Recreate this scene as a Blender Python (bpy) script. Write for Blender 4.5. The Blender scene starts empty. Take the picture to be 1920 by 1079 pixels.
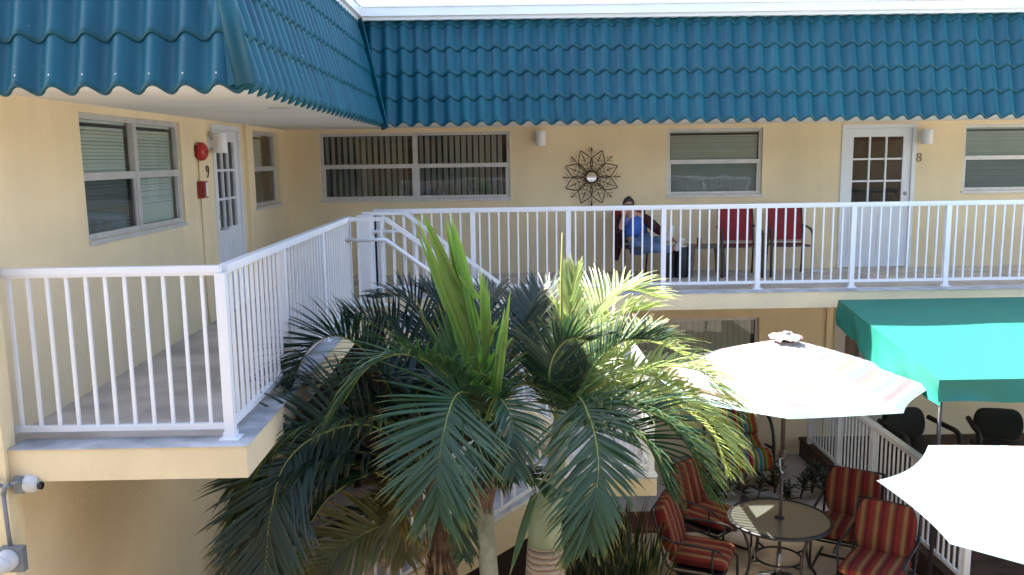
import bpy, math, random
from mathutils import Vector as V, Matrix, Quaternion
R = math.radians
random.seed(11)
scn = bpy.context.scene
COL = scn.collection
F = 2.85                      # height of the upper walkway
WX, WY = -3.09, 12.6          # planes of the left and the back facade
# ------------------------------------------------------------------ camera frame
FPX, PT, YW, RL = 1622.3754, .1488, .009, .0145
CAM = V((0, 0, F + 1.676))
_f = V((math.sin(YW)*math.cos(PT), math.cos(YW)*math.cos(PT), -math.sin(PT)))
_r = V((math.cos(YW), -math.sin(YW), 0)); _u = _r.cross(_f)
RIGHT = _r*math.cos(RL) - _u*math.sin(RL); UP = _r*math.sin(RL) + _u*math.cos(RL)
def at(px, py, Y):
    """point of the plane y = Y seen at pixel px, py of the 1920 px photograph"""
    d = _f + RIGHT*((px-960)/FPX) + UP*((539.5-py)/FPX)
    return CAM + d*((Y-CAM.y)/d.y)
# ------------------------------------------------------------------ materials
MATS = {}
def nt(name):
    m = bpy.data.materials.new(name); m.use_nodes = True
    n = m.node_tree; b = n.nodes['Principled BSDF']; return m, n, b
def N(n, t, **k):
    x = n.nodes.new(t)
    for a, v in k.items(): setattr(x, a, v)
    return x
def mat(name, col, rough=.6, metal=0., var=.12, scale=3., bump=.0, bscale=60., col2=None, spec=.5, var2=None, streak=False):
    """base colour broken up by two noises (dirt, tone) and a fine bump"""
    m, n, b = nt(name); L = n.links.new
    tc = N(n, 'ShaderNodeTexCoord'); src = tc.outputs['Object']
    if streak:
        mp = N(n, 'ShaderNodeMapping'); mp.inputs['Scale'].default_value = (1, 1, .12); L(src, mp.inputs['Vector']); src = mp.outputs[0]
    n1 = N(n, 'ShaderNodeTexNoise'); n1.inputs['Scale'].default_value = scale; n1.inputs['Detail'].default_value = 6
    L(src, n1.inputs['Vector'])
    cr = N(n, 'ShaderNodeValToRGB'); cr.color_ramp.elements[0].position = .32; cr.color_ramp.elements[1].position = .7
    c2 = col2 or tuple(c*(1-var*2) for c in col); c1 = tuple(min(1, c*(1+var*.4)) for c in col)
    cr.color_ramp.elements[0].color = (*c2, 1); cr.color_ramp.elements[1].color = (*c1, 1)
    L(n1.outputs['Fac'], cr.inputs['Fac'])
    n3 = N(n, 'ShaderNodeTexNoise'); n3.inputs['Scale'].default_value = 2.6; n3.inputs['Detail'].default_value = 7; mp3 = N(n, 'ShaderNodeMapping'); mp3.inputs['Scale'].default_value = (1.6, 1.6, .16)
    L(tc.outputs['Object'], mp3.inputs[0]); L(mp3.outputs[0], n3.inputs['Vector']); r3 = N(n, 'ShaderNodeMapRange'); r3.inputs[1].default_value = .3; r3.inputs[2].default_value = .62; r3.inputs[3].default_value = 1-min(.16, var*.75); r3.inputs[4].default_value = 1.0
    L(n3.outputs['Fac'], r3.inputs[0]); v3 = N(n, 'ShaderNodeVectorMath', operation='SCALE'); L(cr.outputs['Color'], v3.inputs[0]); L(r3.outputs[0], v3.inputs['Scale']); L(v3.outputs[0], b.inputs['Base Color'])
    b.inputs['Roughness'].default_value = rough; b.inputs['Metallic'].default_value = metal
    b.inputs['Specular IOR Level'].default_value = spec
    if bump:
        n2 = N(n, 'ShaderNodeTexNoise'); n2.inputs['Scale'].default_value = bscale; n2.inputs['Detail'].default_value = 4
        L(tc.outputs['Object'], n2.inputs['Vector'])
        bp = N(n, 'ShaderNodeBump'); bp.inputs['Strength'].default_value = bump; bp.inputs['Distance'].default_value = .02
        L(n2.outputs['Fac'], bp.inputs['Height']); L(bp.outputs[0], b.inputs['Normal'])
    MATS[name] = m; return m
mat('wall', (.86, .70, .455), .85, var=.06, scale=1.1, bump=.25, bscale=45, spec=.2)
mat('wall_end', (.80, .67, .43), .85, var=.06, scale=2.2, bump=.3, bscale=45, spec=.2)
mat('fascia', (.74, .62, .41), .8, var=.05, scale=1.6, bump=.25, bscale=40, spec=.2)
mat('soffit', (.86, .82, .77), .8, var=.04, scale=1.5, bump=.08, spec=.2)
mat('concrete', (.68, .60, .53), .85, var=.16, scale=2.4, bump=.2, bscale=80)
mat('concrete_edge', (.50, .51, .54), .8, var=.22, scale=5, bump=.2)
mat('patio', (.62, .51, .38), .8, var=.1, scale=2.2, col2=(.52, .38, .24), bump=.15, bscale=50)
mat('court', (.52, .48, .43), .85, var=.12, scale=1.5, bump=.15)
mat('bounce_damper_dark', (.21, .185, .15), .9, var=.2, scale=6, bump=.2)  # dark tone of the added ground sheet that cuts bounce light
mat('opp_wall', (.50, .41, .28), .85, var=.06)
mat('kerb_red', (.13, .03, .02), .7, var=.15, scale=5, bump=.1)
mat('white', (.80, .81, .84), .38, var=.02, scale=4, bump=.03, bscale=120)
mat('white_old', (.70, .69, .66), .5, var=.06, scale=4)
mat('door_white', (.76, .77, .80), .4, var=.02)
mat('door_cream', (.52, .46, .40), .5, var=.04)
mat('alu', (.62, .61, .60), .42, metal=.25, var=.06, scale=8)
mat('gutter', (.78, .80, .84), .4, var=.03)
mat('blind', (.78, .83, .78), .55, var=.03)
mat('blind_v', (.90, .88, .80), .6, var=.05)
mat('curtain', (.42, .36, .30), .85, var=.1)
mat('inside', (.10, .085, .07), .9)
mat('inside_pale', (.30, .26, .17), .9)
mat('red', (.42, .02, .02), .3, var=.05)
mat('red_dull', (.26, .02, .015), .45, var=.08)
mat('bronze', (.10, .07, .045), .45, metal=.6, var=.2, scale=20)
mat('brown_num', (.10, .05, .02), .5)
mat('dark_metal', (.028, .026, .028), .42, metal=.3, var=.2, scale=15)
mat('taupe_metal', (.07, .05, .045), .45, metal=.3, var=.15, scale=15)
mat('sling', (.27, .012, .022), .75, var=.08, scale=12, bump=.1, bscale=300)
mat('sling_trim', (.45, .36, .28), .7)
mat('steel', (.5, .5, .5), .3, metal=.9)
mat('grey_box', (.20, .22, .24), .5, var=.1)
mat('camera_white', (.55, .56, .58), .3, var=.02)
mat('lens', (.01, .01, .012), .1)
mat('black', (.014, .014, .018), .4, var=.1)
mat('table_wood', (.15, .11, .09), .5, var=.15, scale=9)
mat('deck', (.075, .036, .024), .6, var=.35, scale=4, bump=.2, spec=.3)
mat('deck_dark', (.04, .02, .014), .6, var=.2)
mat('skin', (.58, .31, .21), .55, var=.06)
mat('hair', (.055, .045, .038), .8, var=.2, scale=40)
mat('shirt', (.06, .16, .58), .85, var=.15, scale=9)
mat('jeans', (.17, .28, .50), .85, var=.2, scale=7)
mat('shoe', (.75, .72, .70), .6, var=.1, scale=20)
mat('glasses', (.01, .01, .01), .2)
mat('trunk_grey', (.36, .36, .27), .8, var=.18, scale=9, col2=(.20, .20, .13), bump=.4, bscale=40)
mat('shaft_green', (.33, .37, .25), .6, var=.14, scale=5, col2=(.20, .26, .15), bump=.1, streak=True)
mat('dead', (.20, .12, .075), .9, var=.3, scale=14, bump=.5)
mat('dead_pale', (.36, .25, .16), .9, var=.3, scale=14, bump=.4)
mat('rachis', (.26, .30, .07), .5, var=.1)
mat('wicker', (.025, .018, .015), .7, var=.3, scale=40, bump=.4)
mat('weave_cushion', (.02, .02, .013), .9)
mat('stone_base', (.05, .045, .045), .35, var=.4, scale=18, bump=.6, bscale=30)
mat('roof_flat', (.6, .6, .6), .8)
mat('wood_brown', (.10, .05, .03), .7)
# weathered rings on a palm trunk
def m_rings():
    m, n, b = nt('trunk_ringed'); L = n.links.new
    tc = N(n, 'ShaderNodeTexCoord'); w = N(n, 'ShaderNodeTexWave', bands_direction='Z'); w.inputs['Scale'].default_value = 6.5
    w.inputs['Distortion'].default_value = 2.2; w.inputs['Detail'].default_value = 3; w.inputs['Detail Scale'].default_value = 3
    L(tc.outputs['Object'], w.inputs['Vector'])
    cr = N(n, 'ShaderNodeValToRGB'); e = cr.color_ramp.elements
    e[0].position = 0; e[0].color = (.20, .12, .08, 1); e[1].position = .3; e[1].color = (.42, .33, .24, 1)
    x = e.new(.12); x.color = (.30, .20, .13, 1)
    L(w.outputs['Color'], cr.inputs['Fac']); L(cr.outputs[0], b.inputs['Base Color']); b.inputs['Roughness'].default_value = .85
    bp = N(n, 'ShaderNodeBump'); bp.inputs['Strength'].default_value = .5; bp.inputs['Distance'].default_value = .02
    L(w.outputs['Color'], bp.inputs['Height']); L(bp.outputs[0], b.inputs['Normal']); MATS['trunk_ringed'] = m
m_rings()
def m_roof():
    m, n, b = nt('roof_metal'); L = n.links.new
    tc = N(n, 'ShaderNodeTexCoord'); n1 = N(n, 'ShaderNodeTexNoise'); n1.inputs['Scale'].default_value = 1.3; n1.inputs['Detail'].default_value = 5
    mp = N(n, 'ShaderNodeMapping'); mp.inputs['Scale'].default_value = (3, 3, .5); L(tc.outputs['Object'], mp.inputs[0]); L(mp.outputs[0], n1.inputs['Vector'])
    cr = N(n, 'ShaderNodeValToRGB'); cr.color_ramp.elements[0].position = .3; cr.color_ramp.elements[1].position = .75
    cr.color_ramp.elements[0].color = (.0015, .056, .092, 1); cr.color_ramp.elements[1].color = (.004, .097, .134, 1)
    L(n1.outputs['Fac'], cr.inputs[0])
    # sparse chips in the paint
    v = N(n, 'ShaderNodeTexNoise'); v.inputs['Scale'].default_value = 26; v.inputs['Detail'].default_value = 5; L(tc.outputs['Object'], v.inputs['Vector'])
    c2 = N(n, 'ShaderNodeValToRGB'); c2.color_ramp.elements[0].position = .74; c2.color_ramp.elements[1].position = .78
    L(v.outputs['Fac'], c2.inputs[0]); mx = N(n, 'ShaderNodeMixRGB'); mx.inputs[2].default_value = (.3, .42, .48, 1)
    L(c2.outputs[0], mx.inputs[0]); L(cr.outputs[0], mx.inputs[1]); L(mx.outputs[0], b.inputs['Base Color'])
    b.inputs['Roughness'].default_value = .46; b.inputs['Specular IOR Level'].default_value = .35
    MATS['roof_metal'] = m
m_roof()
def m_fabric(name, col, trans=.35, var=.06, rough=.7):
    m, n, b = nt(name); L = n.links.new
    tc = N(n, 'ShaderNodeTexCoord'); n1 = N(n, 'ShaderNodeTexNoise'); n1.inputs['Scale'].default_value = 5; L(tc.outputs['Object'], n1.inputs['Vector'])
    mx = N(n, 'ShaderNodeMixRGB'); mx.inputs[1].default_value = (*[c*(1-var) for c in col], 1); mx.inputs[2].default_value = (*[min(1, c*(1+var)) for c in col], 1)
    L(n1.outputs['Fac'], mx.inputs[0]); L(mx.outputs[0], b.inputs['Base Color']); b.inputs['Roughness'].default_value = rough
    tr = N(n, 'ShaderNodeBsdfTranslucent'); L(mx.outputs[0], tr.inputs['Color'])
    ms = N(n, 'ShaderNodeMixShader'); ms.inputs[0].default_value = trans
    L(b.outputs[0], ms.inputs[1]); L(tr.outputs[0], ms.inputs[2]); L(ms.outputs[0], n.nodes['Material Output'].inputs['Surface'])
    MATS[name] = m; return m
m_fabric('canopy_cream', (.36, .335, .32), .12)
m_fabric('canopy_pink', (.25, .135, .14), .12)
m_fabric('canopy_blue', (.13, .19, .20), .12)
m_fabric('canopy_orange', (.23, .155, .12), .12)
m_fabric('awning_green', (.012, .16, .125), .08, rough=.55)
def m_leaf(name, base, tip, trans, tcol, rough=.38):
    m, n, b = nt(name); L = n.links.new
    a = N(n, 'ShaderNodeAttribute', attribute_name='lf'); sp = N(n, 'ShaderNodeSeparateColor'); L(a.outputs['Color'], sp.inputs[0])
    cr = N(n, 'ShaderNodeValToRGB'); e = cr.color_ramp.elements; e[0].position = 0; e[0].color = (*base, 1); e[1].position = 1; e[1].color = (*tip, 1)
    x = e.new(.80); x.color = (*base, 1)
    L(sp.outputs[0], cr.inputs[0])
    hs = N(n, 'ShaderNodeHueSaturation'); L(cr.outputs[0], hs.inputs['Color'])
    ma = N(n, 'ShaderNodeMath', operation='MULTIPLY_ADD'); ma.inputs[1].default_value = .8; ma.inputs[2].default_value = .6; L(sp.outputs[1], ma.inputs[0]); L(ma.outputs[0], hs.inputs['Value'])
    mh = N(n, 'ShaderNodeMath', operation='MULTIPLY_ADD'); mh.inputs[1].default_value = .06; mh.inputs[2].default_value = .47; L(sp.outputs[2], mh.inputs[0]); L(mh.outputs[0], hs.inputs['Hue'])
    L(hs.outputs[0], b.inputs['Base Color']); b.inputs['Roughness'].default_value = rough
    tr = N(n, 'ShaderNodeBsdfTranslucent'); mx = N(n, 'ShaderNodeMixRGB', blend_type='MULTIPLY'); mx.inputs[0].default_value = 1
    mx.inputs[2].default_value = (*tcol, 1); L(hs.outputs[0], mx.inputs[1])
    sc = N(n, 'ShaderNodeVectorMath', operation='SCALE'); sc.inputs['Scale'].default_value = 3.2; L(mx.outputs[0], sc.inputs[0]); L(sc.outputs[0], tr.inputs['Color'])
    ms = N(n, 'ShaderNodeMixShader'); ms.inputs[0].default_value = trans
    L(b.outputs[0], ms.inputs[1]); L(tr.outputs[0], ms.inputs[2]); L(ms.outputs[0], n.nodes['Material Output'].inputs['Surface'])
    MATS[name] = m; return m
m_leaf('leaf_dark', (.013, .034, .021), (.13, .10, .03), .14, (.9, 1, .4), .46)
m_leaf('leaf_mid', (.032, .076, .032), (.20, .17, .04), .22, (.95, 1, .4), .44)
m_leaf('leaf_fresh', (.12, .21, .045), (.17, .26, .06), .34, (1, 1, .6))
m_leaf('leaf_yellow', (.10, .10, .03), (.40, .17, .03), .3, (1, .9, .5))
m_leaf('leaf_lit', (.20, .24, .125), (.50, .46, .26), .42, (1, 1, .62), .30)  # paler copy of the leaf colour, with sunlight and bleached tips painted in
m_leaf('leaf_low', (.018, .03, .014), (.22, .17, .06), .2, (.9, 1, .5))
m_leaf('leaf_bush', (.022, .035, .022), (.04, .045, .025), .15, (.9, 1, .5))
def m_stripes(name, cols, axis='X', period=.5, rough=.85):
    """woven stripes: constant ramp along one object axis; cols = [(pos, colour)...]"""
    m, n, b = nt(name); L = n.links.new
    tc = N(n, 'ShaderNodeTexCoord'); sx = N(n, 'ShaderNodeSeparateXYZ'); L(tc.outputs['Object'], sx.inputs[0])
    m1 = N(n, 'ShaderNodeMath', operation='MULTIPLY_ADD'); m1.inputs[1].default_value = 1/period; m1.inputs[2].default_value = 20.03; L(sx.outputs[axis], m1.inputs[0])
    m2 = N(n, 'ShaderNodeMath', operation='FRACT'); L(m1.outputs[0], m2.inputs[0])
    cr = N(n, 'ShaderNodeValToRGB'); cr.color_ramp.interpolation = 'CONSTANT'; e = cr.color_ramp.elements
    e[0].position = cols[0][0]; e[0].color = (*cols[0][1], 1); e[1].position = cols[1][0]; e[1].color = (*cols[1][1], 1)
    for p, c in cols[2:]: x = e.new(p); x.color = (*c, 1)
    L(m2.outputs[0], cr.inputs[0])
    nz = N(n, 'ShaderNodeTexNoise'); nz.inputs['Scale'].default_value = 7; nz.inputs['Detail'].default_value = 5; L(tc.outputs['Object'], nz.inputs['Vector'])
    mr = N(n, 'ShaderNodeMapRange'); mr.inputs[3].default_value = .7; mr.inputs[4].default_value = 1.15; L(nz.outputs['Fac'], mr.inputs[0])
    mv = N(n, 'ShaderNodeVectorMath', operation='SCALE'); L(cr.outputs[0], mv.inputs[0]); L(mr.outputs[0], mv.inputs['Scale'])
    L(mv.outputs[0], b.inputs['Base Color']); b.inputs['Roughness'].default_value = rough; b.inputs['Specular IOR Level'].default_value = .2
    MATS[name] = m
RD, DR, GD, OL, BR = (.19, .022, .016), (.11, .014, .014), (.25, .12, .045), (.12, .07, .035), (.15, .04, .022)
m_stripes('cushion', [(0, RD), (.10, BR), (.15, GD), (.27, OL), (.32, BR), (.36, DR), (.46, RD), (.60, BR), (.64, OL), (.68, GD), (.80, BR), (.86, DR)], 'X', .27)
BL, GN, CR_, YE, OR, RR = (.02, .14, .21), (.06, .12, .02), (.36, .23, .10), (.30, .19, .04), (.30, .05, .015), (.26, .012, .015)
m_stripes('rainbow', [(0, RR), (.13, CR_), (.2, GN), (.3, CR_), (.36, BL), (.47, CR_), (.51, GN), (.6, YE), (.66, OR), (.76, RR), (.8, CR_), (.86, GN), (.92, BL)], 'X', .40)
m_stripes('plaid', [(0, (.06, .018, .018)), (.4, (.10, .03, .028)), (.5, (.03, .012, .014)), (.8, (.22, .14, .12)), (.84, (.06, .018, .018))], 'X', .09)
def m_glass(name, fac=.9, tint=(.5, .53, .52), gl=.10):
    m = bpy.data.materials.new(name); m.use_nodes = True; n = m.node_tree; n.nodes.remove(n.nodes['Principled BSDF']); L = n.links.new
    t = N(n, 'ShaderNodeBsdfTransparent'); t.inputs[0].default_value = (*tint, 1)
    g = N(n, 'ShaderNodeBsdfGlossy'); g.inputs['Roughness'].default_value = .015; g.inputs['Color'].default_value = (.9, .9, .9, 1)
    fr = N(n, 'ShaderNodeFresnel'); fr.inputs['IOR'].default_value = 1.5
    a = N(n, 'ShaderNodeMath', operation='ADD'); a.inputs[1].default_value = gl; L(fr.outputs[0], a.inputs[0])
    ms = N(n, 'ShaderNodeMixShader'); L(a.outputs[0], ms.inputs[0]); L(t.outputs[0], ms.inputs[1]); L(g.outputs[0], ms.inputs[2])
    nz = N(n, 'ShaderNodeTexNoise'); nz.inputs['Scale'].default_value = 1.5; tc = N(n, 'ShaderNodeTexCoord'); L(tc.outputs['Object'], nz.inputs['Vector'])
    bp = N(n, 'ShaderNodeBump'); bp.inputs['Strength'].default_value = .05; bp.inputs['Distance'].default_value = .05; L(nz.outputs['Fac'], bp.inputs['Height']); L(bp.outputs[0], g.inputs['Normal'])
    L(ms.outputs[0], n.nodes['Material Output'].inputs['Surface']); MATS[name] = m
m_glass('glass', tint=(.82, .86, .84), gl=.02); m_glass('glass_dark', tint=(.35, .36, .35), gl=.06); m_glass('screen_light', tint=(.74, .75, .76), gl=.0); m_glass('screen', tint=(.50, .51, .53), gl=.0)
def m_mirror():
    m, n, b = nt('mirror'); b.inputs['Base Color'].default_value = (.85, .86, .86, 1); b.inputs['Metallic'].default_value = 1; b.inputs['Roughness'].default_value = .03; MATS['mirror'] = m
m_mirror()
def m_tabletop():
    m, n, b = nt('frosted_glass'); L = n.links.new
    b.inputs['Base Color'].default_value = (.085, .09, .075, 1); b.inputs['Roughness'].default_value = .28; b.inputs['Transmission Weight'].default_value = .25
    tc = N(n, 'ShaderNodeTexCoord'); nz = N(n, 'ShaderNodeTexNoise'); nz.inputs['Scale'].default_value = 90; L(tc.outputs['Object'], nz.inputs['Vector'])
    bp = N(n, 'ShaderNodeBump'); bp.inputs['Strength'].default_value = .25; bp.inputs['Distance'].default_value = .004; L(nz.outputs['Fac'], bp.inputs['Height']); L(bp.outputs[0], b.inputs['Normal'])
    MATS['frosted_glass'] = m
m_tabletop()
# ------------------------------------------------------------------ mesh builder
class MB:
    def __init__(s): s.v = []; s.f = []; s.m = []; s.c = None; s.sm = []
    def add(s, vs, fs, mi=0, smooth=False):
        o = len(s.v); s.v += [tuple(p) for p in vs]
        for f in fs: s.f.append(tuple(i+o for i in f)); s.m.append(mi); s.sm.append(smooth)
    def box(s, a, b, mi=0, top=None, M=None):
        x0, x1 = sorted((a[0], b[0])); y0, y1 = sorted((a[1], b[1])); z0, z1 = sorted((a[2], b[2]))
        vs = [(x, y, z) for z in (z0, z1) for y in (y0, y1) for x in (x0, x1)]
        if M: vs = [M(*p) for p in vs]
        fs = [(0, 2, 3, 1), (4, 5, 7, 6), (0, 1, 5, 4), (2, 6, 7, 3), (0, 4, 6, 2), (1, 3, 7, 5)]
        s.add(vs, fs[:1]+fs[2:], mi); s.add(vs, fs[1:2], mi if top is None else top)
        return s
    def bar(s, p, q, w, h, mi=0, up=V((0, 0, 1))):
        p, q = V(p), V(q); t = (q-p).normalized(); a = t.cross(up)
        if a.length < 1e-4: a = t.cross(V((0, 1, 0)))
        a.normalize(); b = a.cross(t); a = a*w/2; b = b*h/2
        vs = [p-a-b, p+a-b, p+a+b, p-a+b, q-a-b, q+a-b, q+a+b, q-a+b]
        s.add(vs, [(0, 1, 2, 3), (7, 6, 5, 4), (0, 4, 5, 1), (1, 5, 6, 2), (2, 6, 7, 3), (3, 7, 4, 0)], mi); return s
    def tube(s, pts, r, n=8, mi=0, cap=True, flat=1.):
        pts = [V(p) for p in pts]; rs = r if isinstance(r, (list, tuple)) else [r]*len(pts)
        o = len(s.v); prev = None; k = len(pts)
        for i, p in enumerate(pts):
            t = (pts[min(i+1, k-1)]-pts[max(i-1, 0)]).normalized()
            a = (prev - t*prev.dot(t)) if prev is not None else (t.orthogonal() if abs(t.z) > .9 else t.cross(V((0, 0, 1))))
            a.normalize(); prev = a; b = t.cross(a)
            for j in range(n):
                g = 2*math.pi*j/n; s.v.append(tuple(p + a*math.cos(g)*rs[i] + b*math.sin(g)*rs[i]*flat))
        for i in range(k-1):
            for j in range(n):
                s.f.append((o+i*n+j, o+i*n+(j+1) % n, o+(i+1)*n+(j+1) % n, o+(i+1)*n+j)); s.m.append(mi); s.sm.append(True)
        if cap:
            s.f.append(tuple(o+j for j in range(n))[::-1]); s.f.append(tuple(o+(k-1)*n+j for j in range(n))); s.m += [mi]*2; s.sm += [False]*2
        return s
    def lathe(s, prof, c=(0, 0, 0), n=24, mi=0, ax='Z', wob=0, smooth=True):
        o = len(s.v); c = V(c)
        for r, z in prof:
            for j in range(n):
                g = 2*math.pi*j/n; rr = r*(1+wob*math.sin(3*g+z*5))
                d = {'Z': V((rr*math.cos(g), rr*math.sin(g), z)), 'Y': V((rr*math.cos(g), z, rr*math.sin(g))), 'X': V((z, rr*math.cos(g), rr*math.sin(g)))}[ax]
                s.v.append(tuple(c+d))
        for i in range(len(prof)-1):
            for j in range(n): s.f.append((o+i*n+j, o+i*n+(j+1) % n, o+(i+1)*n+(j+1) % n, o+(i+1)*n+j)); s.m.append(mi); s.sm.append(smooth)
        return s
    def pillow(s, c, size, e=.35, mi=0, nu=20, nv=12, sag=0, M=None):
        """superellipsoid: a soft box"""
        sp = lambda x, p: math.copysign(abs(x)**p, x); o = len(s.v); hx, hy, hz = [d/2 for d in size]
        for i in range(nv+1):
            a = -math.pi/2 + math.pi*i/nv
            for j in range(nu):
                b = 2*math.pi*j/nu
                p = V((hx*sp(math.cos(a), e*1.6)*sp(math.cos(b), e), hy*sp(math.cos(a), e*1.6)*sp(math.sin(b), e), hz*sp(math.sin(a), 1.0)))
                if M: p = M @ p
                s.v.append(tuple(V(c)+p))
        for i in range(nv):
            for j in range(nu): s.f.append((o+i*nu+j, o+i*nu+(j+1) % nu, o+(i+1)*nu+(j+1) % nu, o+(i+1)*nu+j)); s.m.append(mi); s.sm.append(True)
        return s
def obj(name, mb, mats, parent=None, world=False, loc=None):
    me = bpy.data.meshes.new(name); me.from_pydata(mb.v, [], mb.f)
    for m in ([mats] if isinstance(mats, str) else mats): me.materials.append(MATS[m])
    me.polygons.foreach_set('material_index', mb.m); me.polygons.foreach_set('use_smooth', mb.sm)
    if mb.c:
        at_ = me.color_attributes.new('lf', 'FLOAT_COLOR', 'POINT'); at_.data.foreach_set('color', [x for c in mb.c for x in c])
    me.update()
    o = bpy.data.objects.new(name, me); COL.objects.link(o)
    if loc: o.location = loc
    if parent:
        o.parent = parent
        if world:
            r = parent
            tot = V(r.location)
            while r.parent: r = r.parent; tot += r.location
            o.location = -tot
    return o
def tag(o, label=None, cat=None, group=None, kind=None):
    for k, v in (('label', label), ('category', cat), ('group', group), ('kind', kind)):
        if v: o[k] = v
    return o
def thing(name, label, cat, loc=(0, 0, 0), rz=0., group=None):
    o = bpy.data.objects.new(name, None); COL.objects.link(o); o.location = loc; o.rotation_euler = (0, 0, rz); o.empty_display_size = .1
    return tag(o, label, cat, group)
def copy_tree(o, parent=None):
    c = o.copy(); COL.objects.link(c); c.parent = parent
    for ch in [x for x in bpy.data.objects if x.parent == o]: copy_tree(ch, c)
    return c
def curve(pts, k=8):
    """Catmull-Rom through the points"""
    pts = [V(p) for p in pts]; P = [pts[0]*2-pts[1]] + pts + [pts[-1]*2-pts[-2]]; out = []
    for i in range(1, len(P)-2):
        for j in range(k):
            t = j/k; a, b, c, d = P[i-1:i+3]
            out.append(.5*((2*b)+(c-a)*t+(2*a-5*b+4*c-d)*t*t+(3*b-a-3*c+d)*t**3))
    return out + [pts[-1]]
# facade frames: (u along the wall, w outwards, z up)
MBK = lambda u, w, z: (u, WY-w, z)
MLF = lambda u, w, z: (WX+w, u, z)
YO = -2.4
MOP = lambda u, w, z: (u, YO+w, z)
def wall_mesh(mb, M, u0, u1, z0, z1, holes, depth=.12, mi=0):
    us = sorted({u0, u1, *[h[0] for h in holes], *[h[1] for h in holes]}); zs = sorted({z0, z1, *[h[2] for h in holes], *[h[3] for h in holes]})
    for i in range(len(us)-1):
        for j in range(len(zs)-1):
            a, b, c, d = us[i], us[i+1], zs[j], zs[j+1]; cu, cz = (a+b)/2, (c+d)/2
            if any(h[0] < cu < h[1] and h[2] < cz < h[3] for h in holes): continue
            mb.add([M(a, 0, c), M(b, 0, c), M(b, 0, d), M(a, 0, d)], [(0, 1, 2, 3)], mi)
    for a, b, c, d in holes:
        for p, q in (((a, c), (b, c)), ((b, c), (b, d)), ((b, d), (a, d)), ((a, d), (a, c))):
            mb.add([M(p[0], 0, p[1]), M(q[0], 0, q[1]), M(q[0], -depth, q[1]), M(p[0], -depth, p[1])], [(0, 1, 2, 3)], mi)
# ================================================================== SETTING
g = MB(); g.box((-40, -30, -.6), (60, 60, -.012)); tag(obj('ground', g, 'court'), kind='structure')
g = MB(); g.add([(1.55, 4.5, 0), (4.4, 4.5, 0), (4.4, 9.92, 0), (1.55, 9.92, 0)], [(0, 1, 2, 3)])
g.add([(-3.0, 3, 0), (1.55, 3, 0), (1.55, 9.92, 0), (-3.0, 9.92, 0)], [(0, 1, 2, 3)]); tag(obj('patio_floor', g, 'patio'), kind='structure')
g = MB(); g.add([(-14, -2.4, .004), (14, -2.4, .004), (14, 4.48, .004), (-14, 4.48, .004)], [(0, 1, 2, 3)]); tag(obj('bounce_damper', g, 'bounce_damper_dark'), kind='structure')  # unseen dark sheet, added to cut ground bounce on the near walkway
g = MB(); g.box((.1, 9.93, -.01), (2.78, 10.5, .03)); tag(obj('red_kerb_strip', g, 'kerb_red'), kind='structure')
# ================================================================== BUILDING
bld = thing('motel_building', 'cream two storey motel building with teal metal mansard roof and an open upper walkway', 'building', (-3, 12, 0))
def part(name, mb, mats, parent=bld, label=None):
    o = obj(name, mb, mats, parent, world=True)
    if label: o['label'] = label
    return o
ZT, ZB = F+2.055, F+1.105     # window heads and sills
TOP = F+2.115
up_back = [(-2.62, .11, ZB, ZT), (2.38, 3.76, ZB, ZT), (4.90, 5.98, F, F+2.08), (6.68, 8.1, ZB, ZT), (9.0, 10.4, ZB, ZT)]
up_left = [(6.47, 8.47, ZB, ZT), (9.36, 10.34, F, F+2.08), (10.92, 12.13, ZB, ZT)]
lo_back = [(-2.5, -.6, .95, 2.15), (1.9, 3.78, 1.12, 2.13), (4.90, 5.98, .285, 2.34), (6.7, 8.1, 1.15, 2.13)]
w = MB(); wall_mesh(w, MBK, WX, 13, 0, TOP+.3, up_back+lo_back); part('wall', w, 'wall')
w = MB(); wall_mesh(w, MLF, 5.05, WY, 0, TOP+.3, up_left, .14); part('wall', w, 'wall')
w = MB(); w.box((-9, 5.05, 0), (WX-.002, 5.25, TOP+.3)); w.box((-9, 4.93, 0), (-2.965, 5.06, TOP-.002)); part('end_wall', w, 'wall_end', label='end wall of the left wing facing the courtyard')
# interior shells, unlit rooms behind the windows
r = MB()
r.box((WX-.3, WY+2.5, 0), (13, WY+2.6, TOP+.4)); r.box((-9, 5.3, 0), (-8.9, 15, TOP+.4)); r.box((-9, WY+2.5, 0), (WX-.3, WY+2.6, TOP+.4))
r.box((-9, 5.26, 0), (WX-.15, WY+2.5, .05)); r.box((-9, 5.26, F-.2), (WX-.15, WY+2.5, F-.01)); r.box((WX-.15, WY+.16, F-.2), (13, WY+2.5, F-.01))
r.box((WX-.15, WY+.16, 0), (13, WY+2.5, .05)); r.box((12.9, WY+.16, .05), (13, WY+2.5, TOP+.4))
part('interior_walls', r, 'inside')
# walkway slab with cream edge
s = MB()
s.box((-2.963, 4.97, F-.195), (-1.55, 5.061, F), 0, top=1); s.box((WX+.002, 5.061, F-.195), (-1.55, 10.42, F), 0, top=1); s.box((WX+.002, 10.42, F-.195), (13, WY-.002, F), 0, top=1)
sl = part('walkway_slab', s, ['fascia', 'concrete'])
e = MB(); e.box((-2.96, 4.962, F+.001), (-1.542, 5.17, F+.006)); e.box((-1.75, 5.17, F+.001), (-1.542, 9.45, F+.006)); e.box((-1.5, 10.412, F+.001), (13, 10.62, F+.006))
part('edge_strip', e, 'concrete_edge', label='weathered grey edge of the walkway floor')
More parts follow.
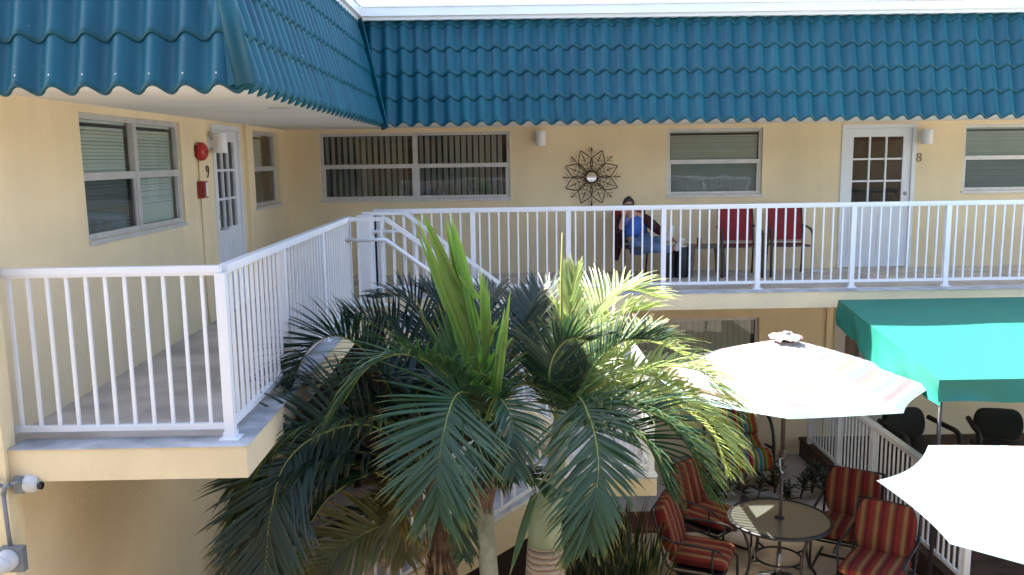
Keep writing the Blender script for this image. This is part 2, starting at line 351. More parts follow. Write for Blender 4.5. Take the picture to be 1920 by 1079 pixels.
# soffit and flat roof
s = MB(); s.box((-9, 5.0, TOP), (-1.52, 10.4, TOP+.04)); s.box((-9, 10.4, TOP), (13, WY+2.6, TOP+.04)); part('soffit', s, 'soffit')
s = MB(); s.box((-9, 5.4, F+3.2), (-1.85, 10.7, F+3.26)); s.box((-9, 10.7, F+3.2), (13, 17, F+3.26)); s.box((-9, 16.9, 0), (13, 17, F+3.2)); s.box((12.9, 12.7, 0), (13, 16.9, F+3.2)); part('flat_roof', s, 'roof_flat')
v = MB(); v.lathe([(0, -.004), (.085, -.004), (.10, .0)], (-1.86, 7.4, TOP-.003), 20); part('soffit_light', v, 'white_old')
# --- mansard tiles
def tiles(name, run, org, lo, hi, back, lean, zlo=F+2.075, zhi=F+3.31, per=.183, A=.026, phase=0., lab=None):
    """corrugated stepped panels. run: unit vector along the eave, org: eave origin, lo/hi: start and end along run
    as functions of s, back: horizontal vector pointing into the building (leans by `lean`)"""
    run, org, back = V(run), V(org), V(back); nrm = (-back*(zhi-zlo) + V((0, 0, lean))).normalized()
    mb = MB(); cuts = [0, .235, .47, .705, .93, 1.0]; step = per/10
    a0, b0 = min(lo(0), lo(1)), max(hi(0), hi(1)); nu = int((b0-a0)/step)+1
    pr = lambda u: math.cos(2*math.pi*(u+phase)/per)
    def P(u, s, out):
        u = max(lo(s), min(hi(s), u)); c = pr(u); c = math.copysign(abs(c)**.8, c)
        return org + run*u + back*(lean*s) + V((0, 0, zlo+(zhi-zlo)*s)) + nrm*(A*c+out)
    def S(u, s0): return s0 + (pr(u)*.014 if s0 < .99 else 0)
    for ci in range(5):
        rows = [(0., -.004), (0., .013), (.12, .012), (.5, .007), (1.0, .0)] if ci else [(0, -.01), (0, .013), (.12, .012), (.5, .007), (1., .0)]
        o = len(mb.v)
        for t, out in rows:
            for i in range(nu+1):
                u = a0+i*step; sa, sb = S(u, cuts[ci]), S(u, cuts[ci+1])+(.012 if ci < 4 else 0)
                mb.v.append(tuple(P(u, sa+(sb-sa)*t, out)))
        for k in range(len(rows)-1):
            for i in range(nu):
                mb.f.append((o+k*(nu+1)+i, o+k*(nu+1)+i+1, o+(k+1)*(nu+1)+i+1, o+(k+1)*(nu+1)+i)); mb.m.append(0); mb.sm.append(k > 0)
    return part(name, mb, 'roof_metal', label=lab)
EX, EY, EN = -1.40, 10.30, 4.90
tiles('roof_panel', (1, 0, 0), (0, EY, 0), lambda s: EX-.30*s, lambda s: 12.8, (0, 1, 0), .30, phase=.05)
tiles('roof_panel', (0, 1, 0), (EX, 0, 0), lambda s: EN+.30*s, lambda s: EY+.30*s, (-1, 0, 0), .30, phase=.02, lab='side panel of the roof over the left wing')
tiles('roof_panel', (1, 0, 0), (0, EN, 0), lambda s: -9., lambda s: EX-.30*s, (0, 1, 0), .30, phase=.09, lab='near end panel of the roof over the left wing')
h = MB(); h.tube([(EX-.012, EN+.01, F+2.085), (EX-.31, EN+.29, F+3.32)], .055, 12); h.bar((EX-.055, EN-.005, F+2.10), (EX-.35, EN+.27, F+3.32), .10, .012, up=V((0, 1, .2))); part('hip_cap', h, 'roof_metal')
for k in range(3): pass
h = MB(); h.bar((EX+.045, EY-.05, F+2.03), (EX-.26, EY+.25, F+3.31), .10, .02, up=V((-.7, -1, 0))); part('valley_flashing', h, 'roof_metal')
# screws on the near panel
sc = MB()
for k in range(12): sc.lathe([(0, -.006), (.007, -.004), (.007, .012)], (-1.45-.0915-.183*k-.02, EN-.012, F+2.16), 8, ax='Y')
part('screws', sc, 'steel')
# gutters
gt = MB(); GZ = F+3.335
gt.box((-1.62, 10.52, GZ-.04), (13, 10.66, GZ+.002)); gt.box((-1.62, 10.47, GZ), (13, 10.66, GZ+.095)); gt.box((-1.62, 10.455, GZ+.097), (13, 10.50, GZ+.115))
gt.box((-1.80, 5.1, GZ-.04), (-1.67, 10.66, GZ+.001)); gt.box((-1.80, 5.06, GZ), (-1.622, 10.66, GZ+.096)); gt.box((-1.64, 5.05, GZ+.098), (-1.605, 10.456, GZ+.115))
gt.box((-9, 5.06, GZ-.04), (-1.802, 5.2, GZ+.097)); gt.box((-9, 10.7, GZ-.05), (13, 10.8, GZ+.16), 0)
part('gutter', gt, 'gutter')
# --- windows
def hblind(M, u0, u1, z0, z1, w, tilt=.6, pitch=.028):
    b = MB(); n = int((z1-z0)/pitch)
    for k in range(n):
        z = z0+k*pitch+random.uniform(-.001, .001); d = .006
        b.add([M(u0, w-d, z+.0135), M(u1, w-d, z+.0135), M(u1, w+d, z-.0125), M(u0, w+d, z-.0125)], [(0, 1, 2, 3)])
    b.box((u0, w-.015, z1-.005), (u1, w+.015, z1+.03), M=M)
    return b
def vblind(M, u0, u1, z0, z1, w, pitch=.088, width=.082, ang=.72):
    b = MB(); u = u0+.03
    while u < u1-.02:
        a = ang+random.uniform(-.12, .12); dx, dw = width/2*math.cos(a), width/2*math.sin(a)
        b.add([M(u-dx, w-dw, z0), M(u+dx, w+dw, z0), M(u+dx, w+dw, z1), M(u-dx, w-dw, z1)], [(0, 1, 2, 3)]); u += pitch
    return b
def window(M, h, cols=1, kind='h', mid=.5, rec=.09, parent=bld, blinds=None, sill=True, frame='alu', screens=True):
    u0, u1, z0, z1 = h; t = .045; f = MB()
    us = [u0+(u1-u0)*k/cols for k in range(cols+1)]; zm = z0+(z1-z0)*mid
    a, b = -rec, -rec+.045
    f.box((u0, a, z0), (u0+t, b, z1), M=M); f.box((u1-t, a, z0), (u1, b, z1), M=M); f.box((u0+t, a, z0), (u1-t, b, z0+t), M=M); f.box((u0+t, a, z1-t), (u1-t, b, z1), M=M)
    for k in range(1, cols): f.box((us[k]-.035, a, z0+t), (us[k]+.035, b+.008, z1-t), M=M)
    for k in range(cols):
        x0 = us[k]+(t if k == 0 else .035); x1 = us[k+1]-(t if k == cols-1 else .035)
        f.box((x0, a+.005, zm-.03), (x1, b+.004, zm+.03), M=M)
        for q in ((x0, x0+.02, z0+t, zm-.03), (x1-.02, x1, z0+t, zm-.03)): f.box((q[0], a+.01, q[2]), (q[1], b-.004, q[3]), M=M)
    if sill: f.box((u0-.01, -rec, z0-.035), (u1+.01, .018, z0-.001), M=M)
    fo = part('window', f, frame, parent)
    p = MB(); p.add([M(u0+.02, -rec+.012, z0+.02), M(u1-.02, -rec+.012, z0+.02), M(u1-.02, -rec+.012, z1-.02), M(u0+.02, -rec+.012, z1-.02)], [(0, 1, 2, 3)])
    sub('pane', p, 'glass', fo)
    if screens:
        p = MB()
        for k in range(cols):
            if blinds and blinds[k] == 'noscreen': continue
            p.add([M(us[k]+.06, -rec+.030, z0+.05), M(us[k+1]-.06, -rec+.030, z0+.05), M(us[k+1]-.06, -rec+.030, zm-.03), M(us[k]+.06, -rec+.030, zm-.03)], [(0, 1, 2, 3)])
        if p.v: sub('insect_screen', p, 'screen_light' if M is MBK else 'screen', fo)
    for k in range(cols):
        x0, x1 = us[k]+.05, us[k+1]-.05
        if kind == 'h': sub('blind', hblind(M, x0, x1 if not (blinds and blinds[k] == 'short') else x1-.33*(x1-x0), z0+.03, z1-.06, -rec-.025), 'blind', fo)
        elif kind in 'vc': sub('blind', vblind(M, x0, x1, z0+.03, z1-.05, -rec-.05, ang=.72 if kind == 'v' else .3), 'blind_v', fo)
    return fo
def sub(name, mb, mats, parent): return obj(name, mb, mats, parent, world=False) if False else _sub(name, mb, mats, parent)
def _sub(name, mb, mats, parent):
    o = obj(name, mb, mats); o.parent = parent; return o     # the parent mesh already sits in world coordinates through its own offset
window(MBK, up_back[0], 2, 'v'); window(MBK, up_back[1], 1, 'h'); window(MBK, up_back[3], 1, 'h'); window(MBK, up_back[4], 1, 'h')
window(MLF, up_left[0], 2, 'h', blinds=['x', 'noscreen'], rec=.07); window(MLF, up_left[2], 1, 'h', blinds=['short'], rec=.10)
window(MBK, lo_back[0], 2, 'h'); window(MBK, lo_back[1], 1, 'c', mid=.42, screens=False); window(MBK, lo_back[3], 1, 'h')
# --- doors
def door(M, h, zg0, zg1, col='door_white', hand=1, parent=bld, label=None, curtain=False):
    u0, u1, z0, z1 = h; fr = .055; f = MB()
    f.box((u0, -.06, z0), (u0+fr, .015, z1), M=M); f.box((u1-fr, -.06, z0), (u1, .015, z1), M=M); f.box((u0+fr, -.06, z1-fr), (u1-fr, .015, z1), M=M)
    a, b = u0+fr+.003, u1-fr-.003; g0, g1 = a+.12, b-.12; d0, d1 = -.055, -.012
    for q in ((a, g0, z0+.01, z1-fr-.003), (g1, b, z0+.01, z1-fr-.003)): f.box((q[0], d0, q[2]), (q[1], d1, q[3]), M=M)
    f.box((g0, d0, z0+.01), (g1, d1, zg0), M=M); f.box((g0, d0, zg1), (g1, d1, z1-fr-.003), M=M)
    for k in (1, 2):
        uu = g0+(g1-g0)*k/3; zz = zg0+(zg1-zg0)*k/3
        f.box((uu-.013, d0+.005, zg0), (uu+.013, d1-.004, zg1), M=M); f.box((g0, d0+.006, zz-.013), (g1, d1-.005, zz+.013), M=M)
    mid = (a+b)/2
    for x0, x1 in ((g0-.03, mid-.04), (mid+.04, g1+.03)):      # raised panels of the lower half
        f.box((x0, d1, z0+.14), (x0+.02, d1+.010, zg0-.16), M=M); f.box((x1-.02, d1, z0+.14), (x1, d1+.010, zg0-.16), M=M)
        f.box((x0+.02, d1, z0+.14), (x1-.02, d1+.010, z0+.16), M=M); f.box((x0+.02, d1, zg0-.18), (x1-.02, d1+.010, zg0-.16), M=M)
        f.box((x0+.045, d1, z0+.185), (x1-.045, d1+.006, zg0-.205), M=M)
    o = part('door', f, col, parent, label)
    p = MB(); p.add([M(g0, -.04, zg0), M(g1, -.04, zg0), M(g1, -.04, zg1), M(g0, -.04, zg1)], [(0, 1, 2, 3)]); sub('pane', p, 'glass' if curtain else 'glass_dark', o)
    if curtain:
        c = MB(); n = 40; o2 = len(c.v)
        for i in range(n+1):
            uu = g0+(g1-g0)*i/n; ww = -.09+.012*math.sin(i*1.7)
            c.v += [M(uu, ww, zg0-.05), M(uu, ww, zg1+.05)]
        for i in range(n): c.f.append((2*i, 2*i+2, 2*i+3, 2*i+1)); c.m.append(0); c.sm.append(True)
        sub('curtain', c, 'curtain', o)
    k = MB(); uu = b-.06 if hand > 0 else a+.06
    k.tube([M(uu, -.012, z0+.95), M(uu, .05, z0+.95)], .012); k.tube([M(uu, .045, z0+.95), M(uu-.10*hand, .05, z0+.95)], .010); k.lathe([(0, 0), (.028, 0), (.028, .01), (0, .01)], M(uu, -.002, z0+1.08), 12, ax='Y' if M is MBK else 'X')
    sub('handle', k, 'steel', o)
    return o
door(MBK, up_back[2], F+.95, F+1.90); door(MLF, up_left[1], F+.95, F+1.90, hand=-1)
door(MBK, lo_back[2], 1.15, 2.18, 'door_cream', curtain=True, label='cream glazed door with a brown curtain on the lower floor')
jb = MB(); jb.box((4.78, 0.001, 0), (4.84, .03, F-.196), M=MBK); part('pilaster', jb, 'wall')
jb = MB(); jb.box((10.50, .001, F+.01), (10.60, .045, TOP), M=MLF); part('pilaster', jb, 'wall')
# ================================================================== OPPOSITE WING (behind the viewpoint, seen in the panes and the mirror)
opp = thing('motel_wing', 'cream motel wing on the near side of the courtyard behind the viewer', 'building', (0, YO, 0))
w = MB(); oh = [(-2.6, -1.2, F+1.0, F+2.0), (1.2, 2.6, F+1.0, F+2.0), (3.6, 4.6, F, F+2.05), (6, 7.4, F+1.0, F+2.0)]
wall_mesh(w, MOP, -9, 13, 0, F+2.2, oh); obj('wall', w, 'opp_wall', opp, world=True)
w = MB(); w.box((-9, YO-3, F-.2), (13, -.12, F-.001)); w.box((-9, YO-3, F+2.1), (13, .22, F+2.2)); w.box((-9, YO-3, 0), (13, YO-2.9, F+2.1)); obj('floor_slab', w, 'opp_wall', opp, world=True)
tl = MB(); tl.box((-9, .22, F+2.05), (13, .28, F+3.3)); obj('roof_panel', tl, 'wood_brown', opp, world=True)  # unseen overhang, brought forward to block sky light on the near left walkway
for hh in oh: window(MOP, hh, 1, 'h' if hh[2] > F else 'v', parent=opp, sill=False, screens=False)
# ================================================================== RAILINGS
def rail_run(parent, p, q, z0s, z1s, posts, nb=None, spacing=.115, H=1.07, bot=.085, cap=(.055, .04), off=0, plate=True, bmat='white', top_z=None):
    """posts: parameters along p-q; every post and baluster is a mesh of its own"""
    p, q = V(p), V(q); L = (q-p).length; d = (q-p)/L; tz = lambda t: z0s+(z1s-z0s)*t
    P = lambda t, z: V((p.x+(q.x-p.x)*t, p.y+(q.y-p.y)*t, tz(t)+z))
    m = MB(); m.bar(P(0, H-.02), P(1, H-.02), cap[0], cap[1]); m.bar(P(0, H-.048), P(1, H-.048), cap[0]*.7, .018); obj('top_rail', m, bmat, parent, world=True)
    m = MB(); m.bar(P(0, bot), P(1, bot), .035, .035); obj('bottom_rail', m, bmat, parent, world=True)
    pb = {}
    for t in posts:
        m = MB(); c = P(t, 0); w_ = .03; m.box((c.x-w_, c.y-w_, tz(t)+.005), (c.x+w_, c.y+w_, tz(t)+H-.045))
        if plate: m.box((c.x-.06, c.y-.06, tz(t)), (c.x+.06, c.y+.06, tz(t)+.012)); m.box((c.x-.036, c.y-.036, tz(t)+.012), (c.x+.036, c.y+.036, tz(t)+.05))
        obj('post', m, bmat, parent, world=True)
    n = max(1, int(round(L/spacing))); base = None
    for k in range(1, n):
        t = k/n
        if any(abs(t-x)*L < .055 for x in posts): continue
        m = MB(); a = P(t, bot+.016); b = P(t, H-.055); m.bar(a, b, .019, .019, up=V((d.x, d.y, 0)))
        obj('baluster', m, bmat, parent, world=True)
RX, RY, R1 = -1.6855, 10.74, 5.12
near = thing('walkway_railing', 'white metal railing round the near left walkway, turning a corner beside the palms', 'railing', (RX, R1, F), group='white walkway railings')
rail_run(near, (WX+.03, R1, 0), (RX, R1, 0), F, F, [1.0], spacing=.117)
rail_run(near, (RX, R1+.06, 0), (RX, 9.45, 0), F, F, [.318, .65, .985], spacing=.113)
for z_ in (.05, .98): br = MB(); br.box((WX+.001, R1-.03, F+z_), (WX+.05, R1+.03, F+z_+.10)); obj('wall_bracket', br, 'white', near, world=True)
backr = thing('walkway_railing', 'long white metal railing of the far walkway in front of the seated man', 'railing', (5, RY, F), group='white walkway railings')
PS = [-.378+1.1852*k for k in range(-1, 9)]
X0r, X1r = -1.60, PS[-1]
rail_run(backr, (X0r, RY, 0), (X1r, RY, 0), F, F, [(x-X0r)/(X1r-X0r) for x in PS]+[.0], spacing=.1185)
orl = thing('walkway_railing', 'white railing of the near walkway mirrored in the glazing of the far door', 'railing', (1, -.16, F), group='white walkway railings')
rail_run(orl, (-3, -.16, 0), (7.2, -.16, 0), F, F, [k/8 for k in range(9)], spacing=.12)
# ================================================================== STAIRS
st = thing('staircase', 'cream concrete switchback staircase with grey treads behind the palms', 'stairs', (0, 9, 0))
Y0s, Y1s, Y2s = 8.12, 9.28, 10.40
ns = 8; rise = F/2/ns; tr = .268; XS = -1.30; XL = XS+tr*(ns-1)     # landing starts at XL
LX = 1.46; ZL = F/2
body = MB(); tread = MB()
for k in range(1, ns):
    z = F-rise*k; x = XS+tr*(k-1); tread.box((x, Y1s+.02, z-.05), (x+tr+.02, Y2s, z)); body.box((x, Y1s+.02, z-rise+.001), (x+.02, Y2s-.01, z+rise-.051))
for k in range(1, ns):
    z = ZL-rise*k; x = XL-tr*(k-1); tread.box((x-tr-.02, Y0s+.02, z-.05), (x, Y1s-.02, z)); body.box((x-.02, Y0s+.03, z-.001), (x, Y1s-.03, z+rise-.051))
def stringer(x0, z0, x1, z1, y, t=.10, h=.30):
    n = ns-1; vs = []; s_ = []
    for i in range(ns):
        fx = x0+(x1-x0)*i/(ns-1); fz = z0+(z1-z0)*i/(ns-1); s_.append((fx, fz))
    body_pts = []
    for yy in (y, y+t):
        for fx, fz in s_: body_pts += [(fx, yy, fz-h), (fx, yy, fz+.0)]
    m = len(s_)*2; fs = []
    for i in range(n):
        a = 2*i; fs.append((a, a+2, a+3, a+1)); fs.append((m+a, m+a+1, m+a+3, m+a+2)); fs.append((a, m+a, m+a+2, a+2)); fs.append((a+1, a+3, m+a+3, m+a+1))
    body.add(body_pts, fs)
stringer(XS, F-.02, XL, ZL+rise-.03, Y1s+.02-.12, .12, .33); stringer(XS-.1, .2, XL, ZL-.03, Y0s-.06, .12, .34); stringer(XS-.1, .2, XL, ZL-.03, Y1s-.12, .09, .34)
body.box((XL-.02, Y0s-.06, ZL-.19), (LX, Y2s, ZL-.02))
tread.box((XL-.0, Y0s-.058, ZL-.019), (LX-.002, Y2s-.002, ZL)); body.box((.0, 9.9, 0), (.25, 10.15, ZL-.19)); body.box((1.0, 9.9, 0), (1.25, 10.15, ZL-.19))
obj('stair_body', body, 'fascia', st, world=True); obj('treads', tread, 'concrete_edge', st, world=True)
sr = thing('stair_railing', 'white front handrail of the upper stair flight, bending down from the walkway corner', 'railing', (RX, 9.2, F), group='white stair railings')
def stair_rail(parent, y, xa, xb, za, zb, flat, H=1.07, sp=.125, mid=True, xt=None):
    """level piece from xt to xa, then a flight from xa,za to xb,zb"""
    pts = ([(xt, za)] if xt is not None else []) + [(xa, za), (xb, zb)]
    def Z(x): 
        t = max(0, min(1, (x-xa)/(xb-xa))); return za+(zb-za)*t
    for nm, hh, w_ in (('top_rail', H-.02, .055), ('bottom_rail', .12, .035)):
        m = MB()
        for (x0, z0), (x1, z1) in zip(pts, pts[1:]): m.bar((x0, y, z0+hh), (x1, y, z1+hh), w_, w_*.75)
        obj(nm, m, 'white', parent, world=True)
    if mid:
        m = MB(); m.tube([(x0, y-.05, z0+H-.24) for x0, z0 in pts], .022, 8); obj('handrail', m, 'white', parent, world=True)
    x0, x1 = pts[0][0], pts[-1][0]; n = int(abs(x1-x0)/sp)
    for k in range(n+1):
        x = x0+(x1-x0)*k/n; m = MB(); m.bar((x, y, Z(x)+.12), (x, y, Z(x)+H-.04), .022 if k % 8 else .05, .022 if k % 8 else .05, up=V((1, 0, 0)))
        obj('baluster' if k % 8 else 'post', m, 'white', parent, world=True)
stair_rail(sr, 9.28, -1.26, XL, F, ZL+.05, 0, xt=RX)
sr2 = thing('stair_railing', 'white rear handrail of the upper stair flight against the far railing', 'railing', (RX, 10.5, F), group='white stair railings')
stair_rail(sr2, 10.58, -1.20, XL, F, ZL+.05, 0, xt=-1.72, H=1.05)
pm = MB(); pm.box((-1.76, 10.40, F), (-1.60, 10.56, F+1.02)); obj('corner_post', pm, 'white', sr2, world=True)
sr3 = thing('stair_railing', 'white handrail along the near side of the lower stair flight beneath the palm fronds', 'railing', (XS, 8.1, 0), group='white stair railings')
stair_rail(sr3, Y0s-.02, XL, XS-.15, ZL, .05, 0, H=1.0, xt=None, mid=False)
lr = thing('landing_railing', 'white railing with thin upright bars round the stair landing behind the palms', 'railing', (LX, Y0s, ZL), group='white stair railings')
rail_run(lr, (XL, Y0s, 0), (LX-.05, Y0s, 0), ZL, ZL, [0, 1.0], spacing=.075, H=1.05)
rail_run(lr, (LX-.05, Y0s+.06, 0), (LX-.05, Y2s, 0), ZL, ZL, [1.0], spacing=.075, H=1.05)
pn = MB(); pn.box((XL+.1, Y0s+.035, ZL+.1), (LX-.1, Y0s+.04, ZL+1.0))
ud = thing('under_stair_panel', 'dark brown boarded panel closing the space under the lower stair flight', 'panel', (-.4, 8.4, 0)); m = MB(); pp_ = [(XS-.1, .0), (XL-.02, .0), (XL-.02, ZL-.37)]
m.add([(x, y_, z) for y_ in (8.42, 8.46) for x, z in pp_], [(0, 1, 2), (5, 4, 3), (0, 3, 4, 1), (1, 4, 5, 2), (2, 5, 3, 0)]); obj('boards', m, 'deck_dark', ud, world=True)
ls = thing('louvred_screen', 'dark brown louvred screen in the deep shade under the left walkway', 'screen', (-1.6, 11.6, 0))
for x_ in (-3.0, -2.1, -1.2, -.35): m = MB(); m.box((x_-.04, 11.56, 0), (x_+.04, 11.64, 2.45)); obj('post', m, 'deck_dark', ls, world=True)
for x_ in (-3.0, -2.1, -1.2):
    m = MB(); z_ = .08
    while z_ < 2.36: m.add([(x_+.04, 11.57, z_), (x_+.86, 11.57, z_), (x_+.86, 11.63, z_+.05), (x_+.04, 11.63, z_+.05)], [(0, 1, 2, 3)]); z_ += .058
    obj('louvres', m, 'wood_brown', ls, world=True)
# ================================================================== FACADE FITTINGS
def lamp(M, u, z, label):
    loc = V(M(u, 0, z)); t = thing('wall_lamp', label, 'lamp', loc, group='white wall lamps')
    out = (V(M(u, 1, z))-loc); a = MB(); side = V((0, 0, 1)).cross(out)
    a.bar(-out*0+out*.001+V((0, 0, -.05)), out*.001+V((0, 0, .07)), .10, .004, up=out) if False else a.box(tuple(side*.05+V((0, 0, -.06))+out*.001), tuple(-side*.05+V((0, 0, .07))+out*.02))
    a.bar(out*.02, out*.07, .06, .08); obj('bracket', a, 'white', t)
    s_ = MB(); s_.lathe([(.0, -.10), (.066, -.10), (.07, -.095), (.07, .105), (.066, .11), (.0, .11)], out*.12, 24); obj('shade', s_, 'white', t)
lamp(MBK, .55, F+1.936, 'white cylinder wall lamp above and left of the flower shaped mirror')
lamp(MBK, 6.08, F+1.885, 'white cylinder wall lamp beside the far door above the number 8')
lamp(MLF, 9.28, F+1.87, 'white cylinder wall lamp in front of the left wing door near the red bell')
def text(name, s, M, u, z, size, mtl, label, rot):
    c = bpy.data.curves.new(name, 'FONT'); c.body = s; c.size = size; c.extrude = .006; c.align_x = 'CENTER'; c.align_y = 'CENTER'; c.offset = -.006
    tmp = bpy.data.objects.new('t', c); COL.objects.link(tmp); dg = bpy.context.evaluated_depsgraph_get(); dg.update()
    me = bpy.data.meshes.new_from_object(tmp.evaluated_get(dg)); bpy.data.objects.remove(tmp); me.name = name
    me.materials.clear(); me.materials.append(MATS[mtl]); o = bpy.data.objects.new(name, me); COL.objects.link(o)
    o.location = M(u, .008, z); o.rotation_euler = rot; return tag(o, label, 'number')
text('house_number', '8', MBK, 6.03, F+1.59, .19, 'brown_num', 'brown metal number 8 on the wall beside the far door', (R(90), 0, 0))
text('house_number', '9', MLF, 9.16, F+1.57, .20, 'brown_num', 'brown metal number 9 on the left wing wall beside its door', (R(90), 0, R(90)))
b = thing('fire_alarm_bell', 'round red fire alarm bell high on the left wing wall', 'alarm bell', MLF(8.9, 0, F+1.785))
m = MB(); m.lathe([(0, .075), (.05, .072), (.085, .05), (.095, .02), (.095, .0)], (.03, 0, 0), 24, ax='X'); m.lathe([(0, .01), (.014, .008), (.014, 0)], (.105, 0, 0), 10, ax='X'); obj('gong', m, 'red', b)
m = MB(); m.box((.001, -.06, -.06), (.03, .06, .06)); obj('back_box', m, 'red_dull', b)
b = thing('fire_alarm_box', 'small red fire alarm strobe box below the bell', 'alarm box', MLF(8.9, 0, F+1.40))
m = MB(); m.box((.001, -.065, -.085), (.065, .065, .085)); obj('housing', m, 'red_dull', b)
m = MB(); m.box((.066, .0, -.07), (.072, .055, .07)); m.box((.002, .066, -.06), (.05, .07, .06)); obj('strobe_lens', m, 'white', b)
m = MB(); m.tube([MLF(8.9, .012, F+1.70), MLF(8.9, .012, F+1.49)], .008); m.tube([MLF(8.9, .012, F+1.31), MLF(8.91, .012, F+.9), MLF(8.9, .012, F+.4), MLF(8.92, .012, F+.01)], .007)
tag(obj('alarm_cable', m, 'wall'), 'cream painted cable running down the wall from the red alarm box to the floor', 'cable')
# flower mirror
mi = thing('flower_mirror', 'brown wire flower wall mirror with eight petals and a small round mirror', 'mirror', MBK(1.285, .02, F+1.385))
m = MB(); m.lathe([(.072, 0), (.086, -.004), (.092, -.014), (.086, -.024), (.072, -.024), (.072, 0)], (0, 0, 0), 32, ax='Y'); obj('ring', m, 'bronze', mi)
m = MB(); m.lathe([(0, -.012), (.078, -.012), (.074, -.008)], (0, 0, 0), 32, ax='Y', smooth=False); obj('mirror_glass', m, 'mirror', mi)
def leafpts(L, W, n=16, r0=.09):
    L1 = [(r0+L*i/n, W*math.sin(math.pi*(i/n)**.85)*(1-.25*i/n)) for i in range(n+1)]; return L1
for k in range(8):
    a = math.pi/8 + k*math.pi/4; ca, sa = math.cos(a), math.sin(a); Pm = lambda x, y: (x*ca-y*sa, -.01, x*sa+y*ca)
    m = MB(); lp = leafpts(.315, .112)
    m.tube([Pm(x, y) for x, y in lp], .0068, 5); m.tube([Pm(x, -y) for x, y in lp], .0068, 5); m.tube([Pm(.09, 0), Pm(.27, 0)], .003, 4); m.tube([Pm(.24, 0), Pm(.29, 0), Pm(.365, 0)], [.003, .008, .001], 5)
    for q, sg in ((.15, 1), (.15, -1), (.21, 1), (.21, -1), (.27, 1), (.27, -1)):
        cl = [Pm(q-.03+.035*math.cos(t), sg*(.012+.022+.024*math.sin(t))) for t in [x*.7-1.6 for x in range(8)]]
        m.tube(cl, .0022, 4)
        m.tube([Pm(q-.03, 0), Pm(q-.005, sg*.02), Pm(q+.005, sg*.045)], .0025, 4)
    obj('petal', m, 'bronze', mi)
    a = k*math.pi/4; c2, s2 = math.cos(a), math.sin(a); Pm2 = lambda x, y: (x*c2-y*s2, -.012, x*s2+y*c2)
    m = MB(); m.tube([Pm2(.2, 0), Pm2(.36, 0)], .003, 4); m.tube([Pm2(.355, 0), Pm2(.38, 0), Pm2(.40, 0), Pm2(.425, 0)], [.004, .024, .022, .002], 8, flat=.35)
    for sg in (1, -1): m.tube([Pm2(.32, 0), Pm2(.345, sg*.012), Pm2(.36, sg*.045), Pm2(.375, sg*.055)], .003, 4)
    obj('bud', m, 'bronze', mi)
# security cameras and conduit on the end wall corner
cc = thing('security_camera', 'white dome security camera on a grey box tucked under the walkway corner', 'security camera', tuple(at(56, 905, 4.99)), group='security cameras'); cc.scale = (.72, .72, .72)
m = MB(); m.box((-.10, -.07, -.07), (-.02, .06, .07)); obj('junction_box', m, 'grey_box', cc)
m = MB(); m.lathe([(.075, -.02), (.08, 0), (.078, .04), (.068, .075), (.055, .09)], (0, -.01, -.0), 20, ax='X'); m.pillow((.055, -.015, -.01), (.13, .115, .115), 1., nu=16, nv=10); obj('dome', m, 'camera_white', cc)
m = MB(); m.lathe([(0, .012), (.030, .012), (.034, 0), (.03, -.02)], (.115, -.045, -.012), 16, ax='X'); lo_ = obj('lens', m, 'lens', cc)
c2_ = thing('security_camera', 'white security camera on a grey box at the bottom left corner of the view', 'security camera', tuple(at(20, 1050, 4.86)), group='security cameras'); c2_.scale = (.8, .8, .8)
m = MB(); m.box((-.08, 0, -.10), (.09, .06, .09)); obj('junction_box', m, 'grey_box', c2_)
m = MB(); m.lathe([(.0, -.075), (.075, -.07), (.082, 0), (.078, .01)], (-.02, 0, 0), 20, ax='Y'); m.pillow((-.03, -.075, -.01), (.15, .12, .14), 1., nu=16, nv=10); obj('dome', m, 'camera_white', c2_)
m = MB(); q_ = lambda x, y: tuple(at(x, y, 4.90)); m.tube([q_(20, 1030), q_(10, 960), q_(6, 925)], .013, 10); m.tube([q_(6, 928), q_(9, 914), q_(20, 909)], .017, 10); m.tube([q_(18, 909), q_(34, 905), tuple(at(42, 905, 4.97))], .011, 10); m.tube([q_(8, 915), q_(-20, 900)], .012, 8)
tag(obj('conduit_pipe', m, 'grey_box'), 'grey conduit pipe joining the two security cameras on the corner', 'pipe')
# ================================================================== AWNING
aw = thing('awning', 'green fabric awning with hanging sides over the deck below the far walkway', 'awning', (5.9, 9.2, 0))
AX0, AX1, AYb, AYf, AZb, AZf = 4.09, 8.2, 10.405, 7.90, F-.10, F-.455
m = MB(); nx, ny = 40, 20; o = len(m.v)
for j in range(ny+1):
    for i in range(nx+1):
        t = j/ny; x = AX0+(AX1-AX0)*i/nx; y = AYb+(AYf-AYb)*t; z = AZb+(AZf-AZb)*t - .018*math.sin(math.pi*t)*math.sin(math.pi*min(1, i/nx*3.0)) 
        m.v.append((x, y, z))
for j in range(ny):
    for i in range(nx): a = j*(nx+1)+i; m.f.append((a, a+1, a+nx+2, a+nx+1)); m.m.append(0); m.sm.append(True)
obj('canopy', m, 'awning_green', aw, world=True)
def drape(p, q, drop, n, wr, outw, sagf=None, seed=0):
    m = MB(); p, q = V(p), V(q); rows = 7; rnd = random.Random(seed)
    ph = [rnd.uniform(0, 6) for _ in range(4)]
    for j in range(rows+1):
        for i in range(n+1):
            t = i/n; s_ = j/rows; b = p.lerp(q, t); d = drop(t)
            w_ = s_*wr*(math.sin(t*9+ph[0]+s_*2)+.6*math.sin(t*23+ph[1]-s_*3)+.3*math.sin(t*47+ph[2]))
            m.v.append(tuple(b+V(outw)*(w_+.01*s_)+V((0, 0, -d*s_))))
    for j in range(rows):
        for i in range(n): a = j*(n+1)+i; m.f.append((a, a+1, a+n+2, a+n+1)); m.m.append(0); m.sm.append(True)
    return m
